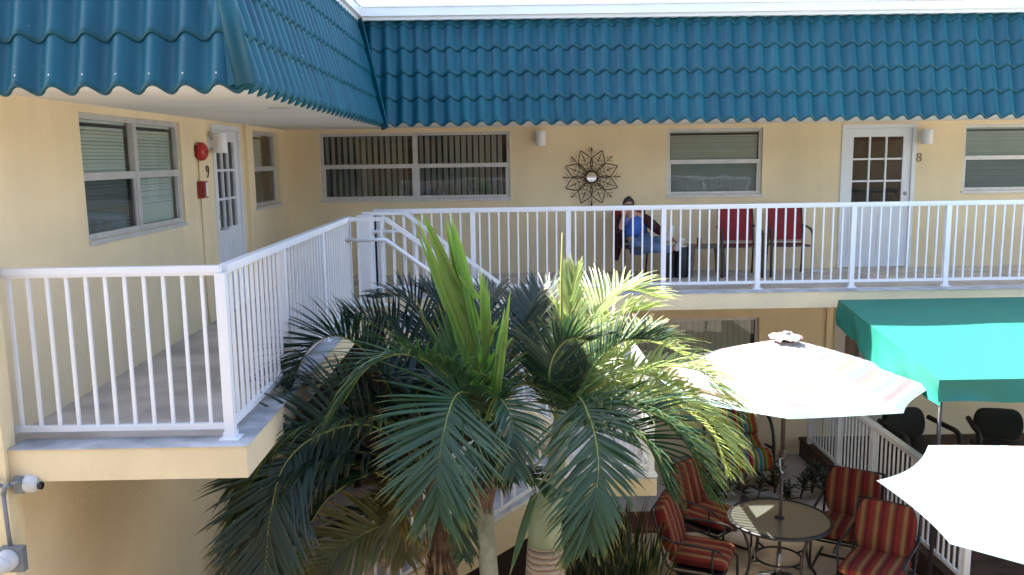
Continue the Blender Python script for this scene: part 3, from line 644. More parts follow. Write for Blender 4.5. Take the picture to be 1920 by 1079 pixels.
obj('side_flap', drape((AX0-.002, AYb, AZb), (AX0-.002, AYf, AZf), lambda t: .31-.05*t+.10*math.sin(math.pi*min(1, t*1.1)), 60, .030, (-1, 0, 0), seed=3), 'awning_green', aw, world=True)
obj('front_valance', drape((AX0, AYf-.002, AZf), (AX1, AYf-.002, AZf), lambda t: .215-.012*math.sin(t*30), 110, .030, (0, -1, 0), seed=5), 'awning_green', aw, world=True)
for x in (AX0+.05, AX1-.1):
    m = MB(); m.tube([(x, AYf+.05, .28), (x, AYf+.05, AZf-.02)], .019, 10); obj('pole', m, 'dark_metal', aw, world=True)
m = MB(); m.tube([(AX0+.02, AYb, AZb-.03), (AX0+.02, AYf+.04, AZf-.03), (AX1-.02, AYf+.04, AZf-.03)], .014, 8); obj('frame', m, 'steel', aw, world=True)
# ================================================================== DECK
dk = thing('wooden_deck', 'dark brown raised wooden deck behind the white picket railing', 'deck', (6.5, 9, 0))
m = MB(); y = 5.2
while y < 12.45: m.box((4.42, y, .245), (9.5, y+.135, .285+random.uniform(-.001, .001))); y += .142
obj('boards', m, 'deck', dk, world=True)
m = MB(); m.box((4.43, 5.2, 0), (4.46, 12.55, .243)); m.box((4.46, 5.2, 0), (9.5, 5.23, .243)); m.box((4.46, 12.46, .0), (9.5, 12.55, .25)); obj('skirt', m, 'deck_dark', dk, world=True)
dr = thing('deck_railing', 'off white picket railing along the edge of the brown deck behind the cushioned chairs', 'railing', (4.45, 10, .285))
rail_run(dr, (4.47, 12.25, 0), (4.47, 7.92, 0), .285, .285, [0, .25, .50, .75, 1.0], spacing=.108, H=.98, cap=(.09, .045), bot=.09, plate=False, bmat='white_old')
# ================================================================== UMBRELLAS
def umbrella(label, c, rz, zr=2.235, zt=2.66, r=1.38, crank=True, ptop=None):
    t = thing('patio_umbrella', label, 'umbrella', (c[0], c[1], 0), rz, 'striped patio umbrellas')
    m = MB(); sp = 8; mats_ = ['canopy_cream', 'canopy_pink', 'canopy_blue', 'canopy_orange']
    rings = [0.06, .22, .30, .335, .36, .45, .49, .54, .60, .635, .66, .74, .78, .83, .88, .93, 1.0]
    bands = [0, 0, 1, 0, 0, 3, 0, 2, 1, 3, 0, 2, 0, 1, 0, 2]
    sub_ = 8
    def P(k, q, f):                       # k panel, q 0..1 across, f radius fraction
        a0, a1 = 2*math.pi*k/sp, 2*math.pi*(k+1)/sp
        p0 = V((math.cos(a0), math.sin(a0), 0)); p1 = V((math.cos(a1), math.sin(a1), 0)); p = p0.lerp(p1, q)*f*r
        mq = 4*q*(1-q); scal = 1-.05*mq*max(0, (f-.8)/.2)
        z = zt+(zr-zt)*(f**1.12) - .035*mq*f*(1 if f < .9 else 1-(f-.9)*3)
        return V((p.x*scal, p.y*scal, z))
    for k in range(sp):
        o = len(m.v)
        for f in rings:
            for j in range(sub_+1): m.v.append(tuple(P(k, j/sub_, f)))
        for i in range(len(rings)-1):
            for j in range(sub_): a = o+i*(sub_+1)+j; m.f.append((a, a+1, a+sub_+2, a+sub_+1)); m.m.append(bands[i]); m.sm.append(True)
    obj('canopy', m, mats_, t)
    m = MB(); rn = random.Random(5); n = 32; o = len(m.v)     # ruffled vent at the top
    for f, z in ((.03, .055), (.08, .05), (.115, .04), (.145, .015)):
        for j in range(n): g_ = 2*math.pi*j/n; w_ = 1.12+.07*math.sin(g_*5)*(f > .1)+.05*math.sin(g_*11+1)*(f > .1); m.v.append((f*w_*math.cos(g_), f*w_*math.sin(g_), zt+z+(.012*math.sin(g_*7)+.014*math.sin(g_*11+2))*(f > .08)))
    for i in range(3):
        for j in range(n): m.f.append((o+i*n+j, o+i*n+(j+1) % n, o+(i+1)*n+(j+1) % n, o+(i+1)*n+j)); m.m.append([0, 1, 2, 0, 3][j % 5]); m.sm.append(True)
    obj('top_vent', m, mats_, t)
    m = MB(); m.lathe([(.0, .085), (.03, .082), (.042, .07), (.042, .055), (.02, .045)], (0, 0, zt), 16); obj('finial', m, 'grey_box', t)
    m = MB(); m.tube([(0, 0, 1.32), (0, 0, zt+.05)], .022, 12); m.tube([(0, 0, .3), (0, 0, 1.36)], .019, 12); obj('pole', m, 'taupe_metal', t)
    for k in range(8):
        m = MB(); a = 2*math.pi*k/8; d = V((math.cos(a), math.sin(a), 0)); m.tube([d*.03+V((0, 0, zt-.02)), d*r*.985+V((0, 0, zr-.012))], .008, 5); m.tube([d*.03+V((0, 0, zt-.5)), d*r*.5+V((0, 0, (zt+zr)/2-.0))], .006, 5); obj('rib', m, 'taupe_metal', t)
    m = MB(); m.pillow((0, 0, 1.43), (.075, .085, .17), .7, nu=12, nv=8); ck = obj('crank_housing', m, 'taupe_metal', t)
    m = MB(); m.tube([(0, -.05, 1.42), (-.03, -.09, 1.42), (-.015, -.10, 1.30), (.01, -.12, 1.28)], .008, 6); o_ = obj('crank_handle', m, 'steel', t); o_.parent = ck
    return t
umbrella('striped umbrella whose pole stands in the round glass table', (2.86, 8.60), R(-16))
umbrella('sunlit white striped umbrella cut off by the right edge of the view', (3.81, 5.27), R(22.5), zr=2.25, zt=2.62, r=1.32)
m = MB(); m.lathe([(0, .10), (.05, .10), (.06, .07), (.16, .06), (.22, .045), (.235, .02), (.235, 0)], (2.86, 8.62, .0), 28, wob=.05); m.tube([(2.86, 8.6, .06), (2.86, 8.6, .36)], .026, 12, mi=1)
tag(obj('umbrella_base', m, ['stone_base', 'steel']), 'round black ornamental umbrella base under the glass table', 'umbrella base')
m = MB(); m.lathe([(0, .10), (.05, .10), (.06, .07), (.18, .05), (.235, .02), (.235, 0)], (3.81, 5.27, .0), 24); m.tube([(3.81, 5.27, .06), (3.81, 5.27, .36)], .026, 12, mi=1)
tag(obj('umbrella_base', m, ['stone_base', 'steel']), 'umbrella base standing under the umbrella at the right edge', 'umbrella base')
# ================================================================== TABLE
tb = thing('patio_table', 'round glass topped patio table with a dark metal frame', 'table', (2.86, 8.62, 0))
m = MB(); m.lathe([(0, .735), (.505, .735), (.505, .728), (0, .728)], n=64, smooth=False); obj('glass_top', m, 'frosted_glass', tb)
m = MB(); m.lathe([(.503, .742), (.530, .742), (.537, .728), (.530, .71), (.503, .712), (.503, .742)], n=64); m.lathe([(.02, .745), (.05, .745), (.05, .70), (.02, .70)], n=20); obj('rim', m, 'dark_metal', tb)
for k in range(4):
    a = R(20+90*k); d = V((math.cos(a), math.sin(a), 0)); m = MB()
    m.tube(curve([d*.49+V((0, 0, .71)), d*.43+V((0, 0, .62)), d*.36+V((0, 0, .38)), d*.40+V((0, 0, .16)), d*.50+V((0, 0, .01))], 5), .016, 8); m.tube([d*.24+V((0, 0, .30)), d*.365+V((0, 0, .32))], .012, 6); obj('leg', m, 'dark_metal', tb)
m = MB(); m.tube([(.24*math.cos(R(x)), .24*math.sin(R(x)), .30) for x in range(0, 361, 12)], .012, 8, cap=False); obj('brace_ring', m, 'dark_metal', tb)
# ================================================================== CUSHIONED CHAIRS (front = -Y)
def patio_chair(label, loc, rz):
    t = thing('patio_chair', label, 'chair', loc, rz, 'striped cushioned chairs round the patio table')
    lean = R(17); Mb = Matrix.Rotation(-lean, 4, 'X')
    m = MB(); m.pillow((0, -.03, .455), (.57, .60, .12), .17, nu=32, nv=10); m.pillow((0, -.30, .452), (.555, .07, .09), .4, nu=24, nv=8); obj('seat_cushion', m, 'cushion', t)
    m = MB(); Mr = Matrix.Rotation(-lean, 4, 'X'); m.pillow((0, .305, .735), (.57, .13, .52), .15, nu=32, nv=16, M=Mr.to_3x3()); bc = obj('back_cushion', m, 'cushion', t)
    m = MB()
    for s_ in (-1, 1):
        x = s_*.305
        m.tube(curve([(x, .43, .96), (x, .38, .80), (x, .29, .46), (x, .22, .36), (x, .05, .345), (x, -.30, .36)], 5), .014, 8)
        m.tube([(x, -.30, .36), (x, -.345, .33), (x, -.35, .10), (x, -.33, .03), (x, -.27, .015), (x, .20, .015), (x, .30, .02)], .014, 8)
    m.tube([(-.305, .43, .96), (.305, .43, .96)], .012, 6); m.tube([(-.305, -.30, .355), (.305, -.30, .355)], .012, 6); m.tube([(-.305, .22, .36), (.305, .22, .36)], .012, 6); m.tube([(-.305, .1, .015), (.305, .1, .015)], .012, 6)
    m.box((-.29, -.29, .372), (.29, .22, .382)); obj('frame', m, 'dark_metal', t)
    for s_ in (-1, 1):
        x = s_*.325; m = MB()
        m.tube(curve([(x*.95, .335, .70), (x, .22, .665), (x, -.02, .66), (x, -.22, .645), (x, -.30, .60)], 5), .017, 8, flat=.7); m.tube([(x, -.20, .645), (x*.98, -.19, .50), (x*.96, -.20, .36)], .012, 7)
        m.lathe([(0, .012), (.014, .008), (.016, 0)], (x*.95, .30, .46), 8, ax='X') if s_ > 0 else m.lathe([(0, -.012), (.014, -.008), (.016, 0)], (x*.95, .30, .46), 8, ax='X')
        obj('armrest', m, 'dark_metal', t)
    return t
patio_chair('striped red cushioned chair nearest the palms, front left of the glass table', (1.98, 8.46, 0), R(66))
patio_chair('striped red cushioned chair behind and left of the glass table', (2.33, 9.42, 0), R(42))
patio_chair('striped red cushioned chair behind and right of the glass table', (3.74, 9.02, 0), R(-32))
patio_chair('striped red cushioned chair front right of the glass table by the picket railing', (3.67, 8.10, 0), R(-38))
# tall striped lounge chair by the far wall
lc = thing('lounge_chair', 'tall rainbow striped cushioned lounge chair by the far wall', 'chair', (3.22, 11.55, 0), R(6))
m = MB(); prof = curve([(.60, 1.28), (.53, 1.0), (.45, .78), (.36, .64), (.34, .56), (.22, .50), (.0, .50), (-.18, .51), (-.25, .47), (-.27, .38)], 5)if False else None
pr = [(V((0, y, z))) for y, z in ((.42, 1.30), (.34, 1.02), (.27, .82), (.17, .69), (.16, .58), (.02, .50), (-.16, .50), (-.30, .50), (-.38, .43), (-.39, .30))]
cv = curve(pr, 4); n = len(cv)
for i, p in enumerate(cv):
    t_ = (cv[min(i+1, n-1)]-cv[max(i-1, 0)]).normalized(); nn = V((1, 0, 0)).cross(t_); nn = nn if nn.y < 0 or nn.z > 0 else -nn
    for x, q in ((-.34, 0), (-.335, .05), (-.30, .075), (.30, .075), (.335, .05), (.34, 0), (.31, -.03), (-.31, -.03)): m.v.append(tuple(p+V((x, 0, 0))+nn*q*.8))
for i in range(n-1):
    for j in range(8): m.f.append((i*8+j, i*8+(j+1) % 8, (i+1)*8+(j+1) % 8, (i+1)*8+j)); m.m.append(0); m.sm.append(True)
m.f += [tuple(range(8)), tuple((n-1)*8+j for j in range(8))]; m.m += [0, 0]; m.sm += [False]*2
obj('cushion', m, 'rainbow', lc)
for s_ in (-1, 1):
    x = s_*.39; m = MB(); m.tube(curve([(x*.92, .22, .95), (x, .02, .97), (x, -.18, .88), (x, -.28, .66), (x, -.29, .35), (x, -.27, .02)], 5), .024, 8); m.tube([(x, -.27, .02), (x, .40, .02)], .02, 8); m.tube([(x, .30, .02), (x*.95, .34, .6), (x*.95, .50, 1.3)], .02, 8); m.tube([(x*.9, -.1, .55), (x, -.285, .55)], .02, 6)
    obj('side_frame', m, 'dark_metal', lc)
m = MB(); m.tube([(-.37, .5, 1.3), (.37, .5, 1.3)], .018, 8); m.tube([(-.39, .38, .02), (.39, .38, .02)], .018, 8); obj('crossbar', m, 'dark_metal', lc)
# dark furniture on the deck beneath the awning
def deck_chair(label, loc, rz):
    t = thing('wicker_armchair', label, 'chair', loc, rz, 'dark armchairs under the awning')
    m = MB(); m.box((-.33, -.32, .26), (.33, .30, .38)); obj('seat', m, 'wicker', t)
    m = MB(); m.pillow((0, .31, .60), (.60, .12, .42), .22, M=Matrix.Rotation(-.2, 3, 'X')); obj('backrest', m, 'weave_cushion', t)
    for s_ in (-1, 1): m = MB(); m.tube(curve([(s_*.37, .30, .66), (s_*.38, 0, .64), (s_*.38, -.30, .60), (s_*.37, -.34, .3), (s_*.36, -.33, 0)], 4), .035, 8); obj('armrest', m, 'wicker', t)
    for s_ in (-1, 1): m = MB(); m.tube([(s_*.3, .3, .3), (s_*.32, .34, 0)], .025, 6); obj('leg', m, 'wicker', t)
deck_chair('dark armchair under the green awning, just right of the awning pole', (5.45, 11.0, .285), R(10)); deck_chair('dark armchair under the green awning towards the right edge', (6.55, 10.9, .285), R(-15))
# low table under the left walkway
tt = thing('side_table', 'small worn table in the dark under the left walkway', 'table', at(535, 985, 8.7)*1, 0); tt.location.z = 0
m = MB(); m.box((-.32, -.25, .70), (.32, .25, .73)); obj('top', m, 'table_wood', tt)
for a_, b_ in ((-1, -1), (1, -1), (1, 1), (-1, 1)): m = MB(); m.box((a_*.29-.02, b_*.22-.02, 0), (a_*.29+.02, b_*.22+.02, .70)); obj('leg', m, 'table_wood', tt)
# ================================================================== UPPER WALKWAY FURNITURE
def sling_chair(label, loc, rz, group='red sling chairs'):
    t = thing('sling_chair', label, 'chair', loc, rz, group)
    m = MB(); n = 8
    bk = [V((0, .20+.14*(z-.42)/.5-.02*math.sin(math.pi*(z-.42)/.5), z)) for z in [.46+.46*i/n for i in range(n+1)]]
    for p in bk: m.v += [(-.225, p.y, p.z), (.225, p.y, p.z), (.225, p.y+.006, p.z), (-.225, p.y+.006, p.z)]
    for i in range(n):
        for j in range(4): m.f.append((i*4+j, i*4+(j+1) % 4, i*4+4+(j+1) % 4, i*4+4+j)); m.m.append(0); m.sm.append(False)
    m.f += [(0, 1, 2, 3), (4*n, 4*n+1, 4*n+2, 4*n+3)]; m.m += [0, 0]; m.sm += [False]*2
    bo = obj('backrest', m, 'sling', t); m = MB(); m.box((-.225, .188, .452), (.225, .20, .475)); q = obj('trim', m, 'sling_trim', t); q.parent = bo
    m = MB(); k = len(m.v)
    for i in range(7):
        y = -.24+.44*i/6
        for j in range(5): x = -.23+.46*j/4; m.v.append((x, y, .425-.02*math.sin(math.pi*i/6)-.01*(1-abs(j-2)/2)))
    for i in range(6):
        for j in range(4): a = i*5+j; m.f.append((a, a+1, a+6, a+5)); m.m.append(0); m.sm.append(True)
    obj('seat', m, 'sling', t)
    m = MB(); m.tube([(-.24, .2, .42), (-.24, -.24, .43), (.24, -.24, .43), (.24, .2, .42), (-.24, .2, .42)], .013, 6)
    for s_ in (-1, 1): m.tube([(s_*.235, .19, .40), (s_*.24, .20, .46), (s_*.235, .345, .94)], .014, 7)
    obj('frame', m, 'taupe_metal', t)
    for s_ in (-1, 1):
        x = s_*.275; m = MB(); m.tube(curve([(s_*.245, .27, .68), (x, .12, .665), (x, -.10, .645), (x, -.20, .60), (x, -.235, .50), (x, -.245, .25), (x, -.25, .0)], 4), [.013]*25 if False else .019, 8, flat=.75); obj('arm_leg', m, 'taupe_metal', t)
        m = MB(); m.tube([(s_*.24, .20, .42), (s_*.25, .30, .0)], .013, 6); obj('leg', m, 'taupe_metal', t)
    return t
sling_chair('red sling armchair nearer the seated man on the upper walkway', (3.28, 11.98, F), R(-4))
sling_chair('red sling armchair nearer the far white door on the upper walkway', (3.97, 11.98, F), R(-6))
sling_chair('dark framed armchair the man is sitting in', (1.86, 12.02, F), R(12), group=None)
tb2 = thing('side_table', 'small brown side table holding a drink can on the upper walkway', 'table', (2.82, 12.05, F))
m = MB(); m.box((-.24, -.22, .40), (.24, .22, .425)); obj('top', m, 'table_wood', tb2)
for a_, b_ in ((-1, -1), (1, -1), (1, 1), (-1, 1)): m = MB(); m.bar((a_*.20, b_*.18, .40), (a_*.235, b_*.21, 0), .05, .03, up=V((0, 1, 0))); obj('leg', m, 'table_wood', tb2)
cn = thing('drink_can', 'black and red drink can on the small side table', 'can', (2.72, 11.97, F+.426))
m = MB(); m.lathe([(0, 0), (.028, 0), (.032, .008), (.032, .105), (.026, .118), (.0, .118)], n=16); obj('can_body', m, 'black', cn)
m = MB(); m.lathe([(.0326, .012), (.0326, .045)], n=16); obj('red_band', m, 'red', cn); m = MB(); m.lathe([(.0327, .06), (.0327, .09)], n=6); m.v = [v_ for v_ in m.v]; 
bx = thing('black_cabinet', 'black box shaped footrest bin beside the seated man', 'bin', (2.33, 11.95, F))
m = MB(); m.box((-.13, -.12, .0), (.02, .14, .34)); obj('low_box', m, 'black', bx)
m = MB(); m.lathe([(0, 0), (.115, 0), (.12, .02), (.112, .40), (.10, .42)], (.13, .0, 0), 20); obj('body', m, 'black', bx)
m = MB(); m.lathe([(.10, .42), (.105, .43), (.085, .46), (0, .46)], (.13, 0, 0), 20); obj('lid', m, 'steel', bx)
m = MB(); m.pillow((4.47, 12.2, F+.02), (.16, .10, .04), .4); tag(obj('white_dish', m, 'white'), 'small white dish on the walkway floor right of the red chairs', 'dish')
# ================================================================== PERSON
def skin_mesh(name, joints, edges, mtl, parent, levels=2, root=0):
    me = bpy.data.meshes.new(name); me.from_pydata([j[0] for j in joints], edges, []); o = bpy.data.objects.new(name, me); COL.objects.link(o)
    sm_ = o.modifiers.new('s', 'SKIN'); sk = me.skin_vertices[0].data
    for i, j in enumerate(joints): r_ = j[1] if isinstance(j[1], tuple) else (j[1], j[1]); sk[i].radius = r_; sk[i].use_root = (i == root)
    sb = o.modifiers.new('b', 'SUBSURF'); sb.levels = levels; sb.render_levels = levels
    dg = bpy.context.evaluated_depsgraph_get(); dg.update(); nm = bpy.data.meshes.new_from_object(o.evaluated_get(dg)); bpy.data.objects.remove(o)
    nm.name = name; nm.materials.clear(); nm.materials.append(MATS[mtl])
    for p in nm.polygons: p.use_smooth = True; p.material_index = 0
    q = bpy.data.objects.new(name, nm); COL.objects.link(q); q.parent = parent; return q
pe = thing('person', 'man in blue shirt and plaid jacket slouched in a chair, head on hand', 'person', (1.84, 11.98, F))
# local coordinates, camera side is -Y
HP, CH, NK = V((.0, .08, .47)), V((-.03, .12, .74)), V((-.06, .06, .88))
HD = V((-.105, .0, 1.0)); LS, RS = V((.13, .06, .82)), V((-.22, .02, .80))
RE, RH = V((-.25, -.12, .62)), V((-.185, -.13, .88)); LE, LH = V((.30, -.04, .66)), V((.45, -.16, .56))
LK, LA = V((.30, -.22, .52)), V((.36, -.42, .56)); RK, RA = V((.24, -.30, .44)), V((.47, -.36, .42))
J = [(HP, .13), (V((-.01, .11, .60)), (.14, .12)), (CH, (.15, .12)), (NK, .055), (HD-V((0, 0, .03)), (.062, .07)), (HD+V((0, 0, .045)), (.068, .08)), (HD+V((0, .01, .085)), (.045, .055)),
     (LS, .055), (LE, .04), (LH, .027), (RS, .055), (RE, .04), (RH, .028), (HP+V((.08, -.06, 0)), .085), (LK, .058), (LA, .04), (HP+V((.0, -.10, -.03)), .085), (RK, .058), (RA, .04)]
E = [(0, 1), (1, 2), (2, 3), (3, 4), (4, 5), (5, 6), (2, 7), (7, 8), (8, 9), (2, 10), (10, 11), (11, 12), (0, 13), (13, 14), (14, 15), (0, 16), (16, 17), (17, 18)]
# hands: palm and five fingers joined to the wrists
def hand(base, fwd, side, J, E, root):
    fwd, side = fwd.normalized(), side.normalized(); J.append((base+fwd*.045, (.020, .034))); pi_ = len(J)-1; E.append((root, pi_)); bend = fwd.cross(side)
    for k, (sx, ln) in enumerate(((-.03, .062), (-.010, .07), (.011, .066), (.03, .052))):
        J.append((base+fwd*.085+side*sx, .009)); J.append((base+fwd*(.085+ln*.5)+side*sx*1.15+bend*.008, .0085)); J.append((base+fwd*(.085+ln*.85)+side*sx*1.2+bend*.026, .0075)); a = len(J)-3; E += [(pi_, a), (a, a+1), (a+1, a+2)]
    J.append((base+fwd*.04-side*.045+bend*.01, .010)); J.append((base+fwd*.075-side*.06+bend*.02, .009)); a = len(J)-2; E += [(pi_, a), (a, a+1)]
hand(RH, V((.25, .35, .9)), V((1, -.4, 0)), J, E, 12); hand(LH, V((.6, -.5, -.5)), V((.3, .6, -.3)), J, E, 9)
body_ = skin_mesh('body', J, E, 'skin', pe)
# face: nose, ears, mouth, eyes
fm = MB(); fd = V((.12, -1, -.12)).normalized(); sd = V((1, .12, 0)).normalized(); upv = sd.cross(fd)*-1; upv = V((0, 0, 1))
fm.tube([HD+fd*.062+upv*.03, HD+fd*.092-upv*.005, HD+fd*.078-upv*.018], [.008, .015, .011], 7); fm.pillow(HD+sd*.07-upv*.0, (.016, .035, .055), .9, nu=10, nv=6); fm.pillow(HD-sd*.07, (.016, .035, .055), .9, nu=10, nv=6)
obj('nose_and_ears', fm, 'skin', pe)
fm = MB(); fm.tube([HD+fd*.073-upv*.042-sd*.022, HD+fd*.080-upv*.040, HD+fd*.073-upv*.042+sd*.022], [.003, .006, .003], 6); obj('mouth', fm, 'red_dull', pe)
fm = MB(); 
for s_ in (-1, 1): fm.pillow(HD+fd*.072+sd*.030*s_+upv*.022, (.045, .014, .026), .7, nu=12, nv=6)
fm.tube([HD+fd*.08+sd*.055*-1+upv*.028, HD+fd*.086+upv*.028, HD+fd*.08+sd*.055+upv*.028], .004, 5); obj('glasses', fm, 'glasses', pe)
rn = random.Random(3); hm = MB(); nn_ = 18
for i in range(9):
    a = math.pi/2*i/8*1.05
    for j in range(nn_):
        b_ = 2*math.pi*j/nn_; front = max(0, -math.sin(b_)); rr = 1+rn.uniform(-.05, .07)
        zc = math.cos(a); hm.v.append(tuple(HD+V((0, .012, .048))+V((.082*math.sin(a)*math.cos(b_)*rr, .092*math.sin(a)*math.sin(b_)*rr*(1-.10*front), .088*zc*rr-.01+(.03*front*(i/8))-.035*(1-front)*(i/8)))))
for i in range(8):
    for j in range(nn_): hm.f.append((i*nn_+j, i*nn_+(j+1) % nn_, (i+1)*nn_+(j+1) % nn_, (i+1)*nn_+j)); hm.m.append(0); hm.sm.append(True)
obj('hair', hm, 'hair', pe)
skin_mesh('shirt', [(HP+V((0, 0, .05)), (.155, .14)), (V((-.01, .09, .60)), (.17, .145)), (CH, (.165, .13)), (NK-V((0, 0, .045)), (.085, .075)), (LS, .075), (RS, .075)], [(0, 1), (1, 2), (2, 3), (2, 4), (2, 5)], 'shirt', pe)
skin_mesh('jeans', [(HP, .15), (HP+V((.08, -.06, 0)), .10), (LK, .078), (LA-V((.0, -.04, .01)), .055), (HP+V((.0, -.10, -.03)), .10), (RK, .078), (RA-V((.04, 0, 0)), .058)], [(0, 1), (1, 2), (2, 3), (0, 4), (4, 5), (5, 6)], 'jeans', pe)
skin_mesh('jacket', [(CH+V((.10, .05, .03)), (.07, .08)), (LS, .085), (LE, .068), (LH-V((.06, -.05, -.04)), .05), (V((.13, .15, .60)), (.06, .07)), (V((.12, .17, .50)), .05)], [(0, 1), (1, 2), (2, 3), (0, 4), (4, 5)], 'plaid', pe)
skin_mesh('jacket', [(CH+V((-.12, .05, .03)), (.07, .08)), (RS, .085), (RE, .07), (RE+V((.02, .0, .12)), .052), (V((-.20, .14, .56)), (.06, .08)), (V((-.25, .12, .36)), (.045, .07)), (V((-.27, .10, .22)), (.03, .05))], [(0, 1), (1, 2), (2, 3), (0, 4), (4, 5), (5, 6)], 'plaid', pe)
for a_, d_ in ((LA, V((.15, -.35, .9))), (RA, V((.35, -.5, .75)))):
    d_.normalize(); skin_mesh('shoe', [(a_+V((.01, -.02, -.02)), .048), (a_+d_*.07+V((.01, -.03, 0)), (.05, .042)), (a_+d_*.17+V((.01, -.03, 0)), (.046, .032)), (a_+d_*.215+V((.01, -.03, 0)), (.03, .02))], [(0, 1), (1, 2), (2, 3)], 'shoe', pe)
# ================================================================== PALMS
GRAV = V((0, 0, -1))
def leaflet(mb, p, d, nrm, L, w, droop, rnd, fold=.35, seg=6, tone=.5):
    """one folded blade: strip with a raised edge, bending under its weight"""
    d = d.normalized(); pos = V(p); o = len(mb.v); tn = max(0, min(1, tone+rnd.uniform(-.28, .28))); hu = rnd.random()
    for i in range(seg+1):
        t = i/seg; ww = w*(.35+.65*math.sin(math.pi*min(1, (t+.08)*.62+.12)))*(1-t**3.5) if t < 1 else 0
        s_ = d.cross(nrm); s_ = s_.normalized() if s_.length > 1e-4 else V((1, 0, 0)); n_ = s_.cross(d)
        for q in ((-.5, fold), (0, 0), (.5, fold)):
            mb.v.append(tuple(pos+s_*ww*q[0]+n_*ww*q[1]*.5)); mb.c.append((t, tn, hu, 1))
        if i < seg: pos = pos+d*(L/seg); d = (d+GRAV*droop*(t*t*2.3+.10)/seg*2).normalized()
    for i in range(seg):
        for j in range(2): a = o+i*3+j; mb.f.append((a, a+1, a+4, a+3)); mb.m.append(0); mb.sm.append(True)
def frond(parent, pts, L=.6, n=52, w=.030, droop=.5, mtl='leaf_mid', seed=0, vee=.35, start=.16, ang=(70, 28), nh=None, rr=.010, tone=.5, sideL=1., sideR=1.):
    rnd = random.Random(seed*7+3); n = int(n*1.2); w = w*.88; cv = curve(pts, 12); k = len(cv)
    seglen = [0]
    for i in range(1, k): seglen.append(seglen[-1]+(cv[i]-cv[i-1]).length)
    T = seglen[-1]
    def P(t):
        s_ = t*T; i = 0
        while i < k-2 and seglen[i+1] < s_: i += 1
        f = (s_-seglen[i])/max(1e-6, seglen[i+1]-seglen[i]); return cv[i].lerp(cv[i+1], min(1, f)), (cv[i+1]-cv[i]).normalized()
    mb = MB(); mb.c = []
    for i in range(n):
        t = start+(1-start)*(i/(n-1))**.95
        for sg in (-1, 1):
            p, tg = P(min(1, t+rnd.uniform(-.004, .004))); up_ = V(nh) if nh else V((0, 0, 1)); 
            sd_ = tg.cross(up_)
            if sd_.length < .25: sd_ = tg.cross(V((0, -1, .3)))
            sd_.normalize(); nn_ = sd_.cross(tg).normalized()
            a = R(ang[0]+(ang[1]-ang[0])*t+rnd.uniform(-8, 8)+(rnd.uniform(-22, 22) if rnd.random() < .07 else 0))
            d = tg*math.cos(a)+sd_*sg*math.sin(a)+nn_*(vee+rnd.uniform(-.12, .12))
            ll = L*(.45+.55*math.sin(math.pi*min(1, (t-start)/(1-start)*.72+.2)))*rnd.uniform(.88, 1.08)*(.55 if t > .97 else 1)*(sideL if sg < 0 else sideR)
            leaflet(mb, p, d, nn_, ll, w*rnd.uniform(.85, 1.15), droop*rnd.uniform(.7, 1.3), rnd, tone=tone)
    nv = len(mb.v); rs = [rr*(1-.8*i/(k-1)) for i in range(k)]; mb.tube(cv, rs, 6, mi=1); mb.c += [(.1, .5, .5, 1)]*(len(mb.v)-nv)
    return obj('frond', mb, [mtl, 'rachis'], parent, world=True)
def blade_leaf(parent, blades, mtl='leaf_fresh', w=.036, seed=1, name='young_frond', seg=8):
    mb = MB(); mb.c = []; rnd = random.Random(seed)
    for p, q in blades:
        p, q = V(p), V(q); L_ = (q-p).length; leaflet(mb, p, (q-p)+V((0, 0, .04*L_)), V((0, -1, .25)), L_, w*rnd.uniform(.8, 1.2), .04, rnd, fold=.5, seg=seg, tone=.6)
    return obj(name, mb, mtl, parent, world=True)
def A(*l): return [at(*p) for p in l]
# --- palm P: grey green trunk in the middle
YP = 6.3
tp = at(917, 1079, YP); bx_ = tp.x
pP = thing('palm_tree', 'palm with the slim grey green trunk and a bright fresh upright leaf', 'palm tree', (bx_, YP, 0), group='palms in the courtyard')
top = at(903, 770, YP); s0 = at(905, 905, YP)
m = MB(); m.tube([(bx_+.02, YP, -.02), (bx_+.01, YP, .6), tuple(tp), tuple(s0)], [.11, .08, .072, .066], 16); obj('trunk', m, 'trunk_grey', pP, world=True)
m = MB(); m.tube([tuple(s0-V((0, 0, .02))), tuple(at(912, 850, YP)), tuple(at(908, 800, YP)), tuple(top)], [.062, .058, .045, .025], 14); obj('crownshaft', m, 'shaft_green', pP, world=True)
m = MB(); rnd = random.Random(4)
for k in range(16):
    a = rnd.uniform(0, 6.3); c = s0+V((.068*math.cos(a), .068*math.sin(a), rnd.uniform(-.02, .06))); m.tube([c, c+V((.02*math.cos(a), .02*math.sin(a), -.10)), c+V((.01*math.cos(a), .01*math.sin(a), -.22))], [.022, .025, .004], 5, flat=.4)
obj('old_sheath', m, 'dead', pP, world=True)
c = at(905, 800, YP)
def fr(tree, pts, **k): return frond(tree, A(*pts), **k)
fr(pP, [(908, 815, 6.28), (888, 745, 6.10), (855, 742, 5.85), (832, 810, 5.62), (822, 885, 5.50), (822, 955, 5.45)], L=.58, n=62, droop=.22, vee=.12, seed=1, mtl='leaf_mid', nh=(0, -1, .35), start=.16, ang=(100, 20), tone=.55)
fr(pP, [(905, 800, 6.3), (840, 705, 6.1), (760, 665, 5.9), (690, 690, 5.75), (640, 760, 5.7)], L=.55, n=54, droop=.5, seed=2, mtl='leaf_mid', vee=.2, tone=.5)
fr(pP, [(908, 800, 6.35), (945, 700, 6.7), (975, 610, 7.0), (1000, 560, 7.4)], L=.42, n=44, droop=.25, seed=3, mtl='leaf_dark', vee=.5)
fr(pP, [(905, 800, 6.35), (900, 680, 6.8), (905, 590, 7.2), (930, 545, 7.6)], L=.40, n=40, droop=.25, seed=4, mtl='leaf_dark', vee=.5)
